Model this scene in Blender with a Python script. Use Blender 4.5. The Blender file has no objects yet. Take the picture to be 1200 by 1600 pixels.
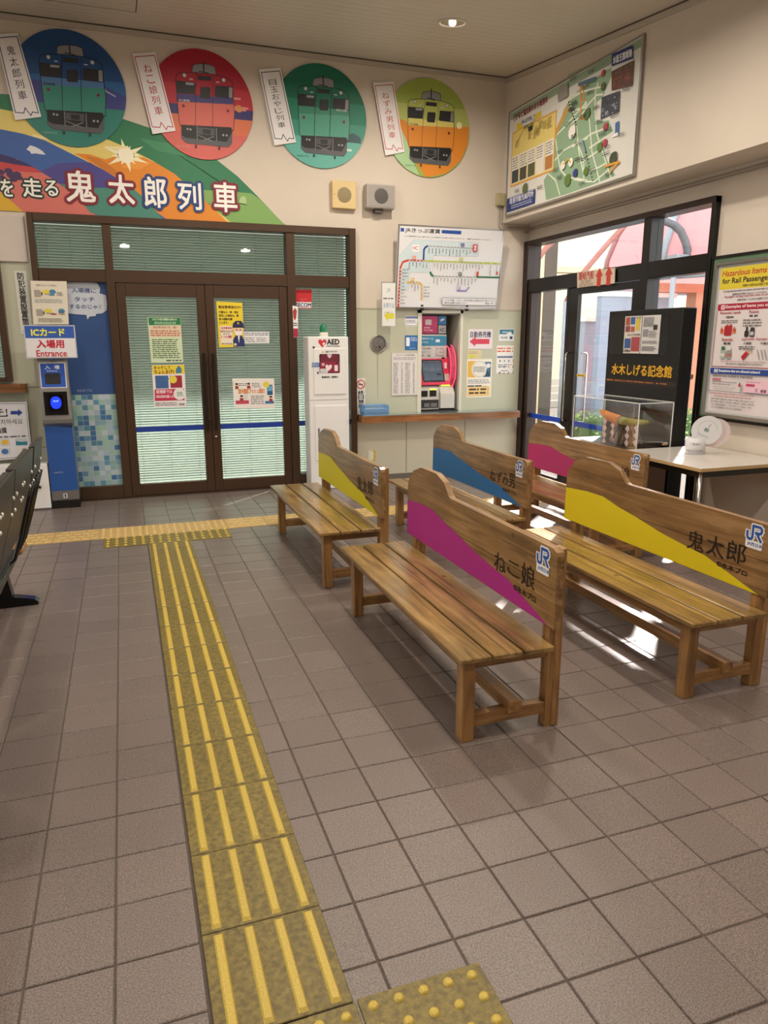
import bpy, math, random
from mathutils import Vector, Matrix
random.seed(7)
S = bpy.context.scene
COL = S.collection
PI = math.pi

# ---------------------------------------------------------------- camera
cam = bpy.data.objects.new('camera', bpy.data.cameras.new('camera'))
COL.objects.link(cam)
S.camera = cam
cam.data.sensor_fit = 'VERTICAL'
cam.data.sensor_height = 24.0
cam.data.lens = 24.0 * 1138.5 / 1600.0
cam.data.clip_start = 0.02
YAW, PITCH, ROLL = math.radians(19.38), math.radians(13.24), math.radians(-0.06)
fwd = Vector((math.sin(YAW)*math.cos(PITCH), math.cos(YAW)*math.cos(PITCH), -math.sin(PITCH)))
right = Vector((math.cos(YAW), -math.sin(YAW), 0))
up = right.cross(fwd)
r2 = right*math.cos(ROLL) + up*math.sin(ROLL)
u2 = -right*math.sin(ROLL) + up*math.cos(ROLL)
cam.matrix_world = Matrix(((r2.x, u2.x, -fwd.x, 0), (r2.y, u2.y, -fwd.y, 0), (r2.z, u2.z, -fwd.z, 1.428), (0, 0, 0, 1)))

# ---------------------------------------------------------------- world, sun, exposure
S.view_settings.view_transform = 'Standard'
S.view_settings.look = 'None'
S.view_settings.gamma = 1.0
S.view_settings.use_curve_mapping = False
S.view_settings.exposure = 0.12
W = bpy.data.worlds.new('world'); S.world = W; W.use_nodes = True
wn = W.node_tree.nodes; wl = W.node_tree.links
bg = wn['Background']
sky = wn.new('ShaderNodeTexSky'); sky.sky_type = 'HOSEK_WILKIE'; sky.sun_direction = (0.587, 0.596, 0.545); sky.turbidity = 6.0; sky.ground_albedo = 0.4
wmx = wn.new('ShaderNodeMixRGB'); wmx.inputs[0].default_value = 0.75; wmx.inputs[2].default_value = (1.0, 0.97, 0.95, 1)
wl.new(sky.outputs[0], wmx.inputs[1]); wl.new(wmx.outputs[0], bg.inputs[0])
bg.inputs[1].default_value = 4.5
sun = bpy.data.objects.new('sun', bpy.data.lights.new('sun', 'SUN')); COL.objects.link(sun)
sun.data.energy = 26.0; sun.data.angle = math.radians(2.0); sun.data.color = (1.0, 0.88, 0.82)
sun.rotation_euler = Vector((-0.587, -0.596, -0.545)).to_track_quat('-Z', 'Y').to_euler()

# ---------------------------------------------------------------- materials
def lin(c):
    return c/12.92 if c <= 0.04045 else ((c+0.055)/1.055)**2.4
def hexc(h):
    h = h.lstrip('#'); return tuple(lin(int(h[i:i+2], 16)/255) for i in (0, 2, 4)) + (1,)
def newmat(name):
    m = bpy.data.materials.new(name); m.use_nodes = True
    return m, m.node_tree.nodes, m.node_tree.links, m.node_tree.nodes['Principled BSDF']
_mc = {}
def flat(h, rough=0.5, metal=0.0, noise=0.05, scale=9.0, emit=0.0, coat=0.0, name=None):
    k = (h, rough, metal, noise, scale, emit, coat)
    if k in _mc: return _mc[k]
    m, n, l, b = newmat(name or 'paint_'+h.lstrip('#'))
    c = hexc(h)
    b.inputs['Roughness'].default_value = rough; b.inputs['Metallic'].default_value = metal
    b.inputs['Coat Weight'].default_value = coat
    if noise > 0:
        tc = n.new('ShaderNodeTexCoord'); nz = n.new('ShaderNodeTexNoise'); nz.inputs['Scale'].default_value = scale; nz.inputs['Detail'].default_value = 3
        mp = n.new('ShaderNodeMapRange'); mp.inputs[3].default_value = 1-noise; mp.inputs[4].default_value = 1+noise*0.6
        mx = n.new('ShaderNodeVectorMath'); mx.operation = 'SCALE'; mx.inputs[0].default_value = c[:3]
        l.new(tc.outputs['Object'], nz.inputs[0]); l.new(nz.outputs[0], mp.inputs[0]); l.new(mp.outputs[0], mx.inputs[3]); l.new(mx.outputs[0], b.inputs['Base Color'])
    else:
        b.inputs['Base Color'].default_value = c
    if emit:
        b.inputs['Emission Color'].default_value = c; b.inputs['Emission Strength'].default_value = emit
    _mc[k] = m
    return m
def ink(h): return flat(h, 0.55, 0, 0.0)
def glass(name, tint, gloss=0.08, rough=0.02, refl=(1, 1, 1, 1)):
    m, n, l, b = newmat(name); n.remove(b)
    out = n['Material Output']; t = n.new('ShaderNodeBsdfTransparent'); t.inputs[0].default_value = tint
    g = n.new('ShaderNodeBsdfGlossy'); g.inputs['Roughness'].default_value = rough; g.inputs[0].default_value = refl
    lw = n.new('ShaderNodeLayerWeight'); lw.inputs[0].default_value = 0.5
    f = n.new('ShaderNodeMath'); f.operation = 'POWER'; f.inputs[1].default_value = 5.0; l.new(lw.outputs['Facing'], f.inputs[0])
    a = n.new('ShaderNodeMath'); a.operation = 'MULTIPLY_ADD'; a.inputs[1].default_value = 0.65; a.inputs[2].default_value = 0.02+gloss; a.use_clamp = True
    mx = n.new('ShaderNodeMixShader')
    l.new(f.outputs[0], a.inputs[0]); l.new(a.outputs[0], mx.inputs[0]); l.new(t.outputs[0], mx.inputs[1]); l.new(g.outputs[0], mx.inputs[2]); l.new(mx.outputs[0], out.inputs[0])
    return m
def wood(name, axis, c1, c2, c3, rough=0.38, sc=1.0, bump=0.15):
    m, n, l, b = newmat(name)
    tc = n.new('ShaderNodeTexCoord'); oi = n.new('ShaderNodeObjectInfo')
    gi = n.new('ShaderNodeNewGeometry')
    mp = n.new('ShaderNodeMapping'); s = [26*sc]*3; s['xyz'.index(axis)] = 1.6*sc; mp.inputs['Scale'].default_value = s
    ad = n.new('ShaderNodeVectorMath'); ad.operation = 'ADD'
    cb = n.new('ShaderNodeMath'); cb.operation = 'ADD'; ml = n.new('ShaderNodeMath'); ml.operation = 'MULTIPLY'; ml.inputs[1].default_value = 37
    l.new(oi.outputs['Random'], cb.inputs[0]); l.new(gi.outputs['Random Per Island'], cb.inputs[1]); l.new(cb.outputs[0], ml.inputs[0])
    l.new(tc.outputs['Object'], mp.inputs[0]); l.new(mp.outputs[0], ad.inputs[0]); l.new(ml.outputs[0], ad.inputs[1])
    nz = n.new('ShaderNodeTexNoise'); nz.inputs['Scale'].default_value = 1.0; nz.inputs['Detail'].default_value = 8; nz.inputs['Roughness'].default_value = 0.62; nz.inputs['Distortion'].default_value = 0.8
    l.new(ad.outputs[0], nz.inputs[0])
    cr = n.new('ShaderNodeValToRGB'); cr.color_ramp.elements[0].position = 0.3; cr.color_ramp.elements[0].color = hexc(c1)
    cr.color_ramp.elements[1].position = 0.72; cr.color_ramp.elements[1].color = hexc(c3)
    e = cr.color_ramp.elements.new(0.5); e.color = hexc(c2)
    l.new(nz.outputs[0], cr.inputs[0])
    # broad stains and knots
    n2 = n.new('ShaderNodeTexNoise'); n2.inputs['Scale'].default_value = 3.5; n2.inputs['Detail'].default_value = 4
    ad2 = n.new('ShaderNodeVectorMath'); ad2.operation = 'ADD'; l.new(tc.outputs['Object'], ad2.inputs[0]); l.new(ml.outputs[0], ad2.inputs[1]); l.new(ad2.outputs[0], n2.inputs[0])
    mr = n.new('ShaderNodeMapRange'); mr.inputs[1].default_value = 0.3; mr.inputs[2].default_value = 0.7; mr.inputs[3].default_value = 0.72; mr.inputs[4].default_value = 1.15
    l.new(n2.outputs[0], mr.inputs[0])
    vo = n.new('ShaderNodeTexVoronoi'); vo.inputs['Scale'].default_value = 5.0; l.new(ad2.outputs[0], vo.inputs[0])
    kr = n.new('ShaderNodeMapRange'); kr.inputs[1].default_value = 0.03; kr.inputs[2].default_value = 0.09; kr.inputs[3].default_value = 0.35; kr.inputs[4].default_value = 1.0
    l.new(vo.outputs['Distance'], kr.inputs[0])
    mm = n.new('ShaderNodeMath'); mm.operation = 'MULTIPLY'; l.new(mr.outputs[0], mm.inputs[0]); l.new(kr.outputs[0], mm.inputs[1])
    vm = n.new('ShaderNodeVectorMath'); vm.operation = 'SCALE'; l.new(cr.outputs[0], vm.inputs[0]); l.new(mm.outputs[0], vm.inputs[3]); l.new(vm.outputs[0], b.inputs['Base Color'])
    b.inputs['Roughness'].default_value = rough; b.inputs['Coat Weight'].default_value = 0.35; b.inputs['Coat Roughness'].default_value = 0.18
    bp = n.new('ShaderNodeBump'); bp.inputs['Strength'].default_value = bump; bp.inputs['Distance'].default_value = 0.004; l.new(nz.outputs[0], bp.inputs['Height']); l.new(bp.outputs[0], b.inputs['Normal'])
    return m
WD = ('#6b4c2a', '#9a7040', '#bb8f5a')
wood_x = wood('pine_grain_x', 'x', *WD); wood_y = wood('pine_grain_y', 'y', *WD); wood_z = wood('pine_grain_z', 'z', *WD)
wood_seat = wood('worn_seat_plank', 'y', '#5f4826', '#8e7040', '#ae8d5a', 0.26)
wood_back = wood('weathered_back_board', 'y', '#5f4529', '#8f6c43', '#b08d62', 0.42)
wood_shelf = wood('varnished_shelf', 'x', '#5e3a20', '#8d5c35', '#ab7848', 0.3)
def tile_mat(name, c1, c2, rough, var=0.12, sc=260, bump=0.35, coat=0.0):
    m, n, l, b = newmat(name)
    tc = n.new('ShaderNodeNewGeometry'); oi = n.new('ShaderNodeObjectInfo')
    nz = n.new('ShaderNodeTexNoise'); nz.inputs['Scale'].default_value = sc; nz.inputs['Detail'].default_value = 3; nz.inputs['Roughness'].default_value = 0.7
    l.new(tc.outputs['Position'], nz.inputs[0])
    cr = n.new('ShaderNodeValToRGB'); cr.color_ramp.elements[0].position = 0.36; cr.color_ramp.elements[0].color = hexc(c1); cr.color_ramp.elements[1].position = 0.66; cr.color_ramp.elements[1].color = hexc(c2)
    l.new(nz.outputs[0], cr.inputs[0])
    n2 = n.new('ShaderNodeTexNoise'); n2.inputs['Scale'].default_value = 2.2; n2.inputs['Detail'].default_value = 5; l.new(tc.outputs['Position'], n2.inputs[0])
    a = n.new('ShaderNodeMath'); a.operation = 'ADD'; l.new(oi.outputs['Random'], a.inputs[0]); l.new(tc.outputs['Random Per Island'], a.inputs[1])
    f = n.new('ShaderNodeMath'); f.operation = 'FRACT'; l.new(a.outputs[0], f.inputs[0])
    a2 = n.new('ShaderNodeMath'); a2.operation = 'MULTIPLY_ADD'; a2.inputs[1].default_value = 0.55; l.new(n2.outputs[0], a2.inputs[2]); l.new(f.outputs[0], a2.inputs[0])
    mr = n.new('ShaderNodeMapRange'); mr.inputs[1].default_value = 0.25; mr.inputs[2].default_value = 1.25; mr.inputs[3].default_value = 1-var; mr.inputs[4].default_value = 1+var; l.new(a2.outputs[0], mr.inputs[0])
    vm = n.new('ShaderNodeVectorMath'); vm.operation = 'SCALE'; l.new(cr.outputs[0], vm.inputs[0]); l.new(mr.outputs[0], vm.inputs[3]); l.new(vm.outputs[0], b.inputs['Base Color'])
    rr = n.new('ShaderNodeMapRange'); rr.inputs[3].default_value = rough-0.03; rr.inputs[4].default_value = rough+0.04; l.new(n2.outputs[0], rr.inputs[0]); l.new(rr.outputs[0], b.inputs['Roughness'])
    b.inputs['Coat Weight'].default_value = coat; b.inputs['Coat Roughness'].default_value = 0.27
    bp = n.new('ShaderNodeBump'); bp.inputs['Strength'].default_value = bump; bp.inputs['Distance'].default_value = 0.0012; l.new(nz.outputs[0], bp.inputs['Height']); l.new(bp.outputs[0], b.inputs['Normal']); l.new(bp.outputs[0], b.inputs['Coat Normal'])
    return m
M_tile = tile_mat('brown_floor_tile', '#50453f', '#8b7d77', 0.42, coat=0.45)
M_guide = tile_mat('olive_guide_tile', '#5f5226', '#857536', 0.46, 0.10, 60, 0.25)
M_rib = tile_mat('yellow_rib', '#b39a3a', '#cdb455', 0.45, 0.06, 200, 0.15)
M_pale = tile_mat('pale_guide_tile', '#a98c50', '#c8ab70', 0.5, 0.10, 80, 0.2)
M_pale_raised = tile_mat('pale_guide_bump', '#c4a867', '#dcc28a', 0.5, 0.06, 80, 0.15)
def wall_mat(name, c, n_amt=0.06, rough=0.85):
    m, n, l, b = newmat(name)
    tc = n.new('ShaderNodeNewGeometry'); nz = n.new('ShaderNodeTexNoise'); nz.inputs['Scale'].default_value = 1.3; nz.inputs['Detail'].default_value = 7; nz.inputs['Roughness'].default_value = 0.6
    l.new(tc.outputs['Position'], nz.inputs[0])
    mr = n.new('ShaderNodeMapRange'); mr.inputs[1].default_value = 0.3; mr.inputs[2].default_value = 0.7; mr.inputs[3].default_value = 1-n_amt; mr.inputs[4].default_value = 1.02; l.new(nz.outputs[0], mr.inputs[0])
    vm = n.new('ShaderNodeVectorMath'); vm.operation = 'SCALE'; vm.inputs[0].default_value = hexc(c)[:3]; l.new(mr.outputs[0], vm.inputs[3]); l.new(vm.outputs[0], b.inputs['Base Color'])
    b.inputs['Roughness'].default_value = rough
    n2 = n.new('ShaderNodeTexNoise'); n2.inputs['Scale'].default_value = 90; l.new(tc.outputs['Position'], n2.inputs[0])
    bp = n.new('ShaderNodeBump'); bp.inputs['Strength'].default_value = 0.08; bp.inputs['Distance'].default_value = 0.003; l.new(n2.outputs[0], bp.inputs['Height']); l.new(bp.outputs[0], b.inputs['Normal'])
    return m
M_wall = wall_mat('cream_plaster', '#d3c9bc')
M_panel = wall_mat('grey_green_panel', '#bfc1ac', 0.03, 0.5)
M_lowpanel = wall_mat('beige_panel', '#cdc8b2', 0.03, 0.5)
M_ceil = wall_mat('ceiling_board', '#c9c1b4', 0.05, 0.6)
M_grout = flat('#5c524d', 0.9)
M_brown = flat('#4b3728', 0.38, 0.35, 0.04)
M_black = flat('#191513', 0.35, 0.2, 0.0)
M_white = flat('#e6e6e6', 0.4, 0, 0.02)
M_steel = flat('#a8a6a3', 0.28, 0.9, 0.05)
M_chrome = flat('#c9c9c9', 0.15, 1.0, 0.0)
M_slat = flat('#c3cdc8', 0.45, 0, 0.04)
_n = M_slat.node_tree; _t = _n.nodes.new('ShaderNodeBsdfTranslucent'); _t.inputs[0].default_value = hexc('#c3cdc8'); _x = _n.nodes.new('ShaderNodeMixShader'); _x.inputs[0].default_value = 0.13
_n.links.new(_n.nodes['Principled BSDF'].outputs[0], _x.inputs[1]); _n.links.new(_t.outputs[0], _x.inputs[2]); _n.links.new(_x.outputs[0], _n.nodes['Material Output'].inputs[0])
M_doorglass = glass('greenish_door_glass', (0.79, 0.87, 0.83, 1), 0.03)
M_clear = glass('clear_entrance_glass', (0.92, 0.94, 0.94, 1), 0.02)
M_acrylic = glass('clear_acrylic', (0.97, 0.97, 0.97, 1), 0.05)

# ---------------------------------------------------------------- mesh helpers
class MB:
    def __init__(s): s.v = []; s.f = []; s.mi = []; s.m = []; s.sm = []
    def mat(s, m):
        if m not in s.m: s.m.append(m)
        return s.m.index(m)
    def add(s, vs, fs, m, smooth=False):
        o = len(s.v); s.v += [tuple(v) for v in vs]; i = s.mat(m)
        for f in fs: s.f.append([o+k for k in f]); s.mi.append(i); s.sm.append(smooth)
        return s
    def box(s, x0, y0, z0, x1, y1, z1, m, ch=0.0):
        x0, x1 = min(x0, x1), max(x0, x1); y0, y1 = min(y0, y1), max(y0, y1); z0, z1 = min(z0, z1), max(z0, z1)
        if ch <= 0:
            vs = [(x, y, z) for x in (x0, x1) for y in (y0, y1) for z in (z0, z1)]
            return s.add(vs, [(0, 1, 3, 2), (4, 6, 7, 5), (0, 4, 5, 1), (2, 3, 7, 6), (0, 2, 6, 4), (1, 5, 7, 3)], m)
        c = min(ch, (x1-x0)*.45, (y1-y0)*.45, (z1-z0)*.45)
        vs = []; idx = {}
        X = (x0, x1); Y = (y0, y1); Z = (z0, z1); sg = (1, -1)
        for i in (0, 1):
            for j in (0, 1):
                for k in (0, 1):
                    for a in 'xyz':
                        p = [X[i] + (0 if a == 'x' else c*sg[i]), Y[j] + (0 if a == 'y' else c*sg[j]), Z[k] + (0 if a == 'z' else c*sg[k])]
                        idx[(i, j, k, a)] = len(vs); vs.append(p)
        g = lambda *q: [idx[t] for t in q]
        fs = []
        for i in (0, 1): fs.append(g((i, 0, 0, 'x'), (i, 1, 0, 'x'), (i, 1, 1, 'x'), (i, 0, 1, 'x')))
        for j in (0, 1): fs.append(g((0, j, 0, 'y'), (1, j, 0, 'y'), (1, j, 1, 'y'), (0, j, 1, 'y')))
        for k in (0, 1): fs.append(g((0, 0, k, 'z'), (1, 0, k, 'z'), (1, 1, k, 'z'), (0, 1, k, 'z')))
        for j in (0, 1):
            for k in (0, 1): fs.append(g((0, j, k, 'y'), (1, j, k, 'y'), (1, j, k, 'z'), (0, j, k, 'z')))
        for i in (0, 1):
            for k in (0, 1): fs.append(g((i, 0, k, 'x'), (i, 1, k, 'x'), (i, 1, k, 'z'), (i, 0, k, 'z')))
        for i in (0, 1):
            for j in (0, 1): fs.append(g((i, j, 0, 'x'), (i, j, 1, 'x'), (i, j, 1, 'y'), (i, j, 0, 'y')))
        for i in (0, 1):
            for j in (0, 1):
                for k in (0, 1): fs.append(g((i, j, k, 'x'), (i, j, k, 'y'), (i, j, k, 'z')))
        return s.add(vs, fs, m)
    def prism(s, pts, h0, h1, axis, m, smooth=False):
        """extrude polygon pts (a,b) along axis between h0 and h1"""
        def P(a, b, h):
            return (h, a, b) if axis == 'x' else ((a, h, b) if axis == 'y' else (a, b, h))
        n = len(pts); vs = [P(a, b, h0) for a, b in pts] + [P(a, b, h1) for a, b in pts]
        s.add(vs, [list(range(n))[::-1], list(range(n, 2*n))], m)
        o = len(s.v)-2*n; i = s.mat(m)
        for k in range(n):
            s.f.append([o+k, o+(k+1) % n, o+n+(k+1) % n, o+n+k]); s.mi.append(i); s.sm.append(smooth)
        return s
    def tube(s, pts, r, m, seg=8, r2=None):
        pts = [Vector(p) for p in pts]; n = len(pts); rings = []
        t0 = (pts[1]-pts[0]).normalized(); nrm = t0.orthogonal().normalized()
        vs = []
        for i, p in enumerate(pts):
            t = ((pts[i]-pts[i-1]).normalized() if i else Vector((0, 0, 0))) + ((pts[i+1]-pts[i]).normalized() if i < n-1 else Vector((0, 0, 0)))
            t.normalize(); nrm = (nrm - t*nrm.dot(t)).normalized(); bn = t.cross(nrm)
            rr = r if r2 is None else r + (r2-r)*i/(n-1)
            for k in range(seg):
                a = 2*PI*k/seg; vs.append(p + nrm*math.cos(a)*rr + bn*math.sin(a)*rr)
        fs = [(i*seg+k, i*seg+(k+1) % seg, (i+1)*seg+(k+1) % seg, (i+1)*seg+k) for i in range(n-1) for k in range(seg)]
        s.add(vs, fs, m, True); o = len(s.v)-n*seg; i = s.mat(m)
        s.f.append([o+k for k in range(seg)][::-1]); s.mi.append(i); s.sm.append(False)
        s.f.append([o+(n-1)*seg+k for k in range(seg)]); s.mi.append(i); s.sm.append(False)
        return s
    def lathe(s, prof, m, cx=0, cy=0, cz=0, seg=24, axis='z'):
        vs = []
        for r, h in prof:
            for k in range(seg):
                a = 2*PI*k/seg; p = (r*math.cos(a), r*math.sin(a), h)
                if axis == 'y': p = (p[0], h, p[1])
                if axis == 'x': p = (h, p[0], p[1])
                vs.append((p[0]+cx, p[1]+cy, p[2]+cz))
        n = len(prof)
        s.add(vs, [(i*seg+k, i*seg+(k+1) % seg, (i+1)*seg+(k+1) % seg, (i+1)*seg+k) for i in range(n-1) for k in range(seg)], m, True)
        return s
    def build(s, name, parent=None, loc=None, bevel=0):
        me = bpy.data.meshes.new(name); me.from_pydata(s.v, [], s.f)
        for m in s.m: me.materials.append(m)
        me.polygons.foreach_set('material_index', s.mi); me.polygons.foreach_set('use_smooth', s.sm); me.update()
        o = bpy.data.objects.new(name, me); COL.objects.link(o)
        if parent: o.parent = parent
        if loc: o.location = loc
        return o
def tag(o, label=None, cat=None, group=None, kind=None):
    if label: o['label'] = label
    if cat: o['category'] = cat
    if group: o['group'] = group
    if kind: o['kind'] = kind
    return o
def empty(name, loc, label, cat, group=None, rz=0):
    o = bpy.data.objects.new(name, None); COL.objects.link(o); o.location = loc; o.rotation_euler = (0, 0, rz); o.empty_display_size = 0.1
    return tag(o, label, cat, group)
def boxo(name, a, b, m, parent=None, ch=0.0): return MB().box(*a, *b, m, ch).build(name, parent)
def structure(o): o['kind'] = 'structure'; return o
def copy_tree(o, parent=None):
    c = o.copy(); COL.objects.link(c); c.parent = parent
    for k in list(o.children): copy_tree(k, c)
    return c

_tc = {}
def glyphs(text, offset=0.0):
    k = (text, offset)
    if k not in _tc:
        cu = bpy.data.curves.new('t', 'FONT'); cu.body = text; cu.size = 1.0; cu.resolution_u = 2; cu.offset = offset; cu.fill_mode = 'BOTH'
        ob = bpy.data.objects.new('t', cu); COL.objects.link(ob)
        bpy.context.view_layer.update()
        me = bpy.data.meshes.new_from_object(ob.evaluated_get(bpy.context.evaluated_depsgraph_get()))
        vs = [(v.co.x, v.co.y) for v in me.vertices]; fs = [tuple(p.vertices) for p in me.polygons]
        bpy.data.objects.remove(ob); bpy.data.curves.remove(cu); bpy.data.meshes.remove(me)
        _tc[k] = (vs, fs)
    return _tc[k]

class Sheet:
    """A flat printed thing: backing slab with a print of shapes and letters; (u,v) in metres on its plane."""
    def __init__(s, origin, u=(1, 0, 0), v=(0, 0, 1), n=(0, -1, 0), step=0.00012):
        s.o = Vector(origin); s.u = Vector(u).normalized(); s.vv = Vector(v).normalized(); s.n = Vector(n).normalized(); s.mb = MB(); s.h = 0.0; s.step = step
    def P(s, a, b, h=None): return s.o + s.u*a + s.vv*b + s.n*(s.h if h is None else h)
    def slab(s, x0, y0, x1, y1, m, t=0.003):
        pts = [(x0, y0), (x1, y0), (x1, y1), (x0, y1)]; return s.slabp(pts, m, t)
    def slabp(s, pts, m, t=0.003):
        if isinstance(m, str): m = ink(m)
        n = len(pts); vs = [s.P(a, b, s.h) for a, b in pts] + [s.P(a, b, s.h+t) for a, b in pts]
        fs = [list(range(n))[::-1], list(range(n, 2*n))] + [(k, (k+1) % n, n+(k+1) % n, n+k) for k in range(n)]
        s.mb.add(vs, fs, m); s.h += t + s.step; return s
    def poly(s, pts, m, lift=True):
        if isinstance(m, str): m = ink(m)
        if lift: s.h += s.step
        s.mb.add([s.P(a, b) for a, b in pts], [list(range(len(pts)))], m); return s
    def rect(s, x0, y0, x1, y1, m, lift=True): return s.poly([(x0, y0), (x1, y0), (x1, y1), (x0, y1)], m, lift)
    def rrect(s, x0, y0, x1, y1, r, m, lift=True):
        pts = []
        for cx, cy, a0 in ((x1-r, y1-r, 0), (x0+r, y1-r, 90), (x0+r, y0+r, 180), (x1-r, y0+r, 270)):
            for k in range(5): a = math.radians(a0+k*22.5); pts.append((cx+r*math.cos(a), cy+r*math.sin(a)))
        return s.poly(pts, m, lift)
    def frame(s, x0, y0, x1, y1, w, m):
        s.h += s.step
        for q in ((x0, y0, x1, y0+w), (x0, y1-w, x1, y1), (x0, y0+w, x0+w, y1-w), (x1-w, y0+w, x1, y1-w)): s.rect(*q, m, False)
        return s
    def disc(s, cx, cy, r, m, ry=None, seg=28, lift=True):
        ry = ry or r; return s.poly([(cx+r*math.cos(2*PI*k/seg), cy+ry*math.sin(2*PI*k/seg)) for k in range(seg)], m, lift)
    def line(s, pts, w, m, lift=True):
        if isinstance(m, str): m = ink(m)
        if lift: s.h += s.step
        for (a, b), (c, d) in zip(pts[:-1], pts[1:]):
            s.h += 0.00002; L = math.hypot(c-a, d-b) or 1; px, py = -(d-b)/L*w/2, (c-a)/L*w/2; ex, ey = (c-a)/L*w/3, (d-b)/L*w/3
            s.mb.add([s.P(a-ex+px, b-ey+py), s.P(a-ex-px, b-ey-py), s.P(c+ex-px, d+ey-py), s.P(c+ex+px, d+ey+py)], [(0, 1, 2, 3)], m)
        return s
    def text(s, t, x0, y0, x1, y1, m, bold=0.0, shear=0.0, lift=True, quad=None):
        if isinstance(m, str): m = ink(m)
        if lift: s.h += s.step
        vs, fs = glyphs(t, 0.0)
        if not vs: return s
        hh = (abs(y1-y0) if quad is None else (Vector(quad[3])-Vector(quad[0])).length)
        bo = bold*hh*0.8
        shifts = [(0, 0)]
        if bold > 0.045: shifts = [(bo*1.3*math.cos(k*PI/6), bo*1.3*math.sin(k*PI/6)) for k in range(12)] + [(0, 0)]
        elif bold >= 0.02: shifts = [(-bo, -bo), (bo, -bo), (bo, bo), (-bo, bo)]
        elif bold >= 0.01: shifts = [(-bo, 0), (bo, 0)]
        ax0 = min(v[0] for v in vs); ax1 = max(v[0] for v in vs); ay0 = min(v[1] for v in vs); ay1 = max(v[1] for v in vs)
        w = max(ax1-ax0, 1e-4); h = max(ay1-ay0, 1e-4)
        out = []
        for a, b in vs:
            p = (a-ax0)/w; q = (b-ay0)/h
            if quad:   # BL, BR, TR, TL
                (ax, ay), (bx, by), (cx, cy), (dx, dy) = quad
                X = (1-p)*(1-q)*ax + p*(1-q)*bx + p*q*cx + (1-p)*q*dx; Y = (1-p)*(1-q)*ay + p*(1-q)*by + p*q*cy + (1-p)*q*dy
            else: X = x0 + (x1-x0)*p + shear*(q-.5)*(y1-y0); Y = y0 + (y1-y0)*q
            out.append((X, Y))
        for dx, dy in shifts:
            s.mb.add([s.P(X+dx, Y+dy) for X, Y in out], fs, m); s.h += 0.00003
        return s
    def vtext(s, t, x0, y0, x1, y1, m, bold=0.0, gap=0.12, lift=True):
        n = len(t); ch = (y1-y0)/n
        if lift: s.h += s.step
        for i, c in enumerate(t):
            yt = y1-i*ch; g = ch*gap/2; k = 0.0
            if c in 'こっ': k = 0.12
            s.text(c, x0+(x1-x0)*k, yt-ch+g+ch*k, x1-(x1-x0)*k, yt-g-ch*k, m, bold, lift=False)
        return s
    def scrib(s, x0, y0, x1, y1, n, m, fill=0.85, seed=0, thick=0.5):
        """rows of small print too fine to read"""
        if isinstance(m, str): m = ink(m)
        x0, x1 = min(x0, x1), max(x0, x1); y0, y1 = min(y0, y1), max(y0, y1)
        rd = random.Random(seed+n); s.h += s.step; dy = max((y1-y0)/n, .002)
        for i in range(n):
            y = y1-(i+.5)*dy; x = x0; xe = x0+(x1-x0)*(fill+(1-fill)*rd.random()); em = dy*0.9
            while x < xe:
                w = em*rd.uniform(0.5, 2.6); w = min(w, xe-x)
                s.rect(x, y-dy*thick/2, x+w, y+dy*thick/2, m, False); x += w+em*rd.uniform(0.25, 0.6)
        return s
    def build(s, name, label=None, cat=None, group=None, parent=None):
        o = s.mb.build(name, parent); return tag(o, label, cat, group)
def back(y): return dict(origin=(0, y, 0))
def rside(x): return dict(origin=(x, 0, 0), u=(0, -1, 0), v=(0, 0, 1), n=(-1, 0, 0))

# ================================================================ the setting
YB = 7.12      # back wall
XR = 4.12      # right wall below the beam
XU = 3.80      # right wall above the beam
def ceil_z(y): return 3.95 - 0.112*(YB-y) if y > 0 else 3.95-0.112*YB
# --- floor: concrete slab with separately laid tiles
floor = structure(boxo('floor', (-3.3, -2.5, -0.12), (XR+0.1, YB+0.2, -0.004), M_grout))
GX, GY, PX, PY = -0.1245, 1.943, 0.1955, 0.195
def chtile(w, d, m, t=0.01, c=0.0025):
    b = MB(); b.box(0, 0, -t, w, d, 0, m, c); return b
tm = chtile(PX-0.004, PY-0.004, M_tile).build('tile')
tile_mesh = tm.data; bpy.data.objects.remove(tm)
cells = []
for i in range(-16, 22):
    for j in range(-22, 27):
        x = GX+i*PX; y = GY+j*PY
        if x+PX > XR or y+PY > 7.09 or x < -3.25: continue
        if 0.07 < x+0.01 and x+PX-0.01 < 0.38 and 0.97 < y and y+PY < 5.33: continue
        c = Vector((x+PX/2, y+PY/2, 0)) - Vector((0, 0, 1.428)); q = (c.dot(r2), c.dot(u2), c.dot(fwd))
        vis = q[2] > 0.3 and abs(q[0]/q[2]) < 0.58 and abs(q[1]/q[2]) < 0.76
        cells.append((0 if vis else 1, c.length, x, y))
cells.sort()
rest = MB()
for k, (nv, d, x, y) in enumerate(cells):
    if k < 300 and not nv:
        o = bpy.data.objects.new('tile', tile_mesh); COL.objects.link(o); o.parent = floor
        o.location = (x+0.002, y+0.002, random.uniform(-0.0008, 0.0004))
    elif nv and d > 3.2 and (x < -1.6 or y < 0): continue
    else: rest.box(x+0.0025, y+0.0025, -0.01, x+PX-0.0025, y+PY-0.0025, random.uniform(-0.0008, 0.0004), M_tile)
far = rest.build('far_tiles', floor); far['kind'] = 'stuff'

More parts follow.
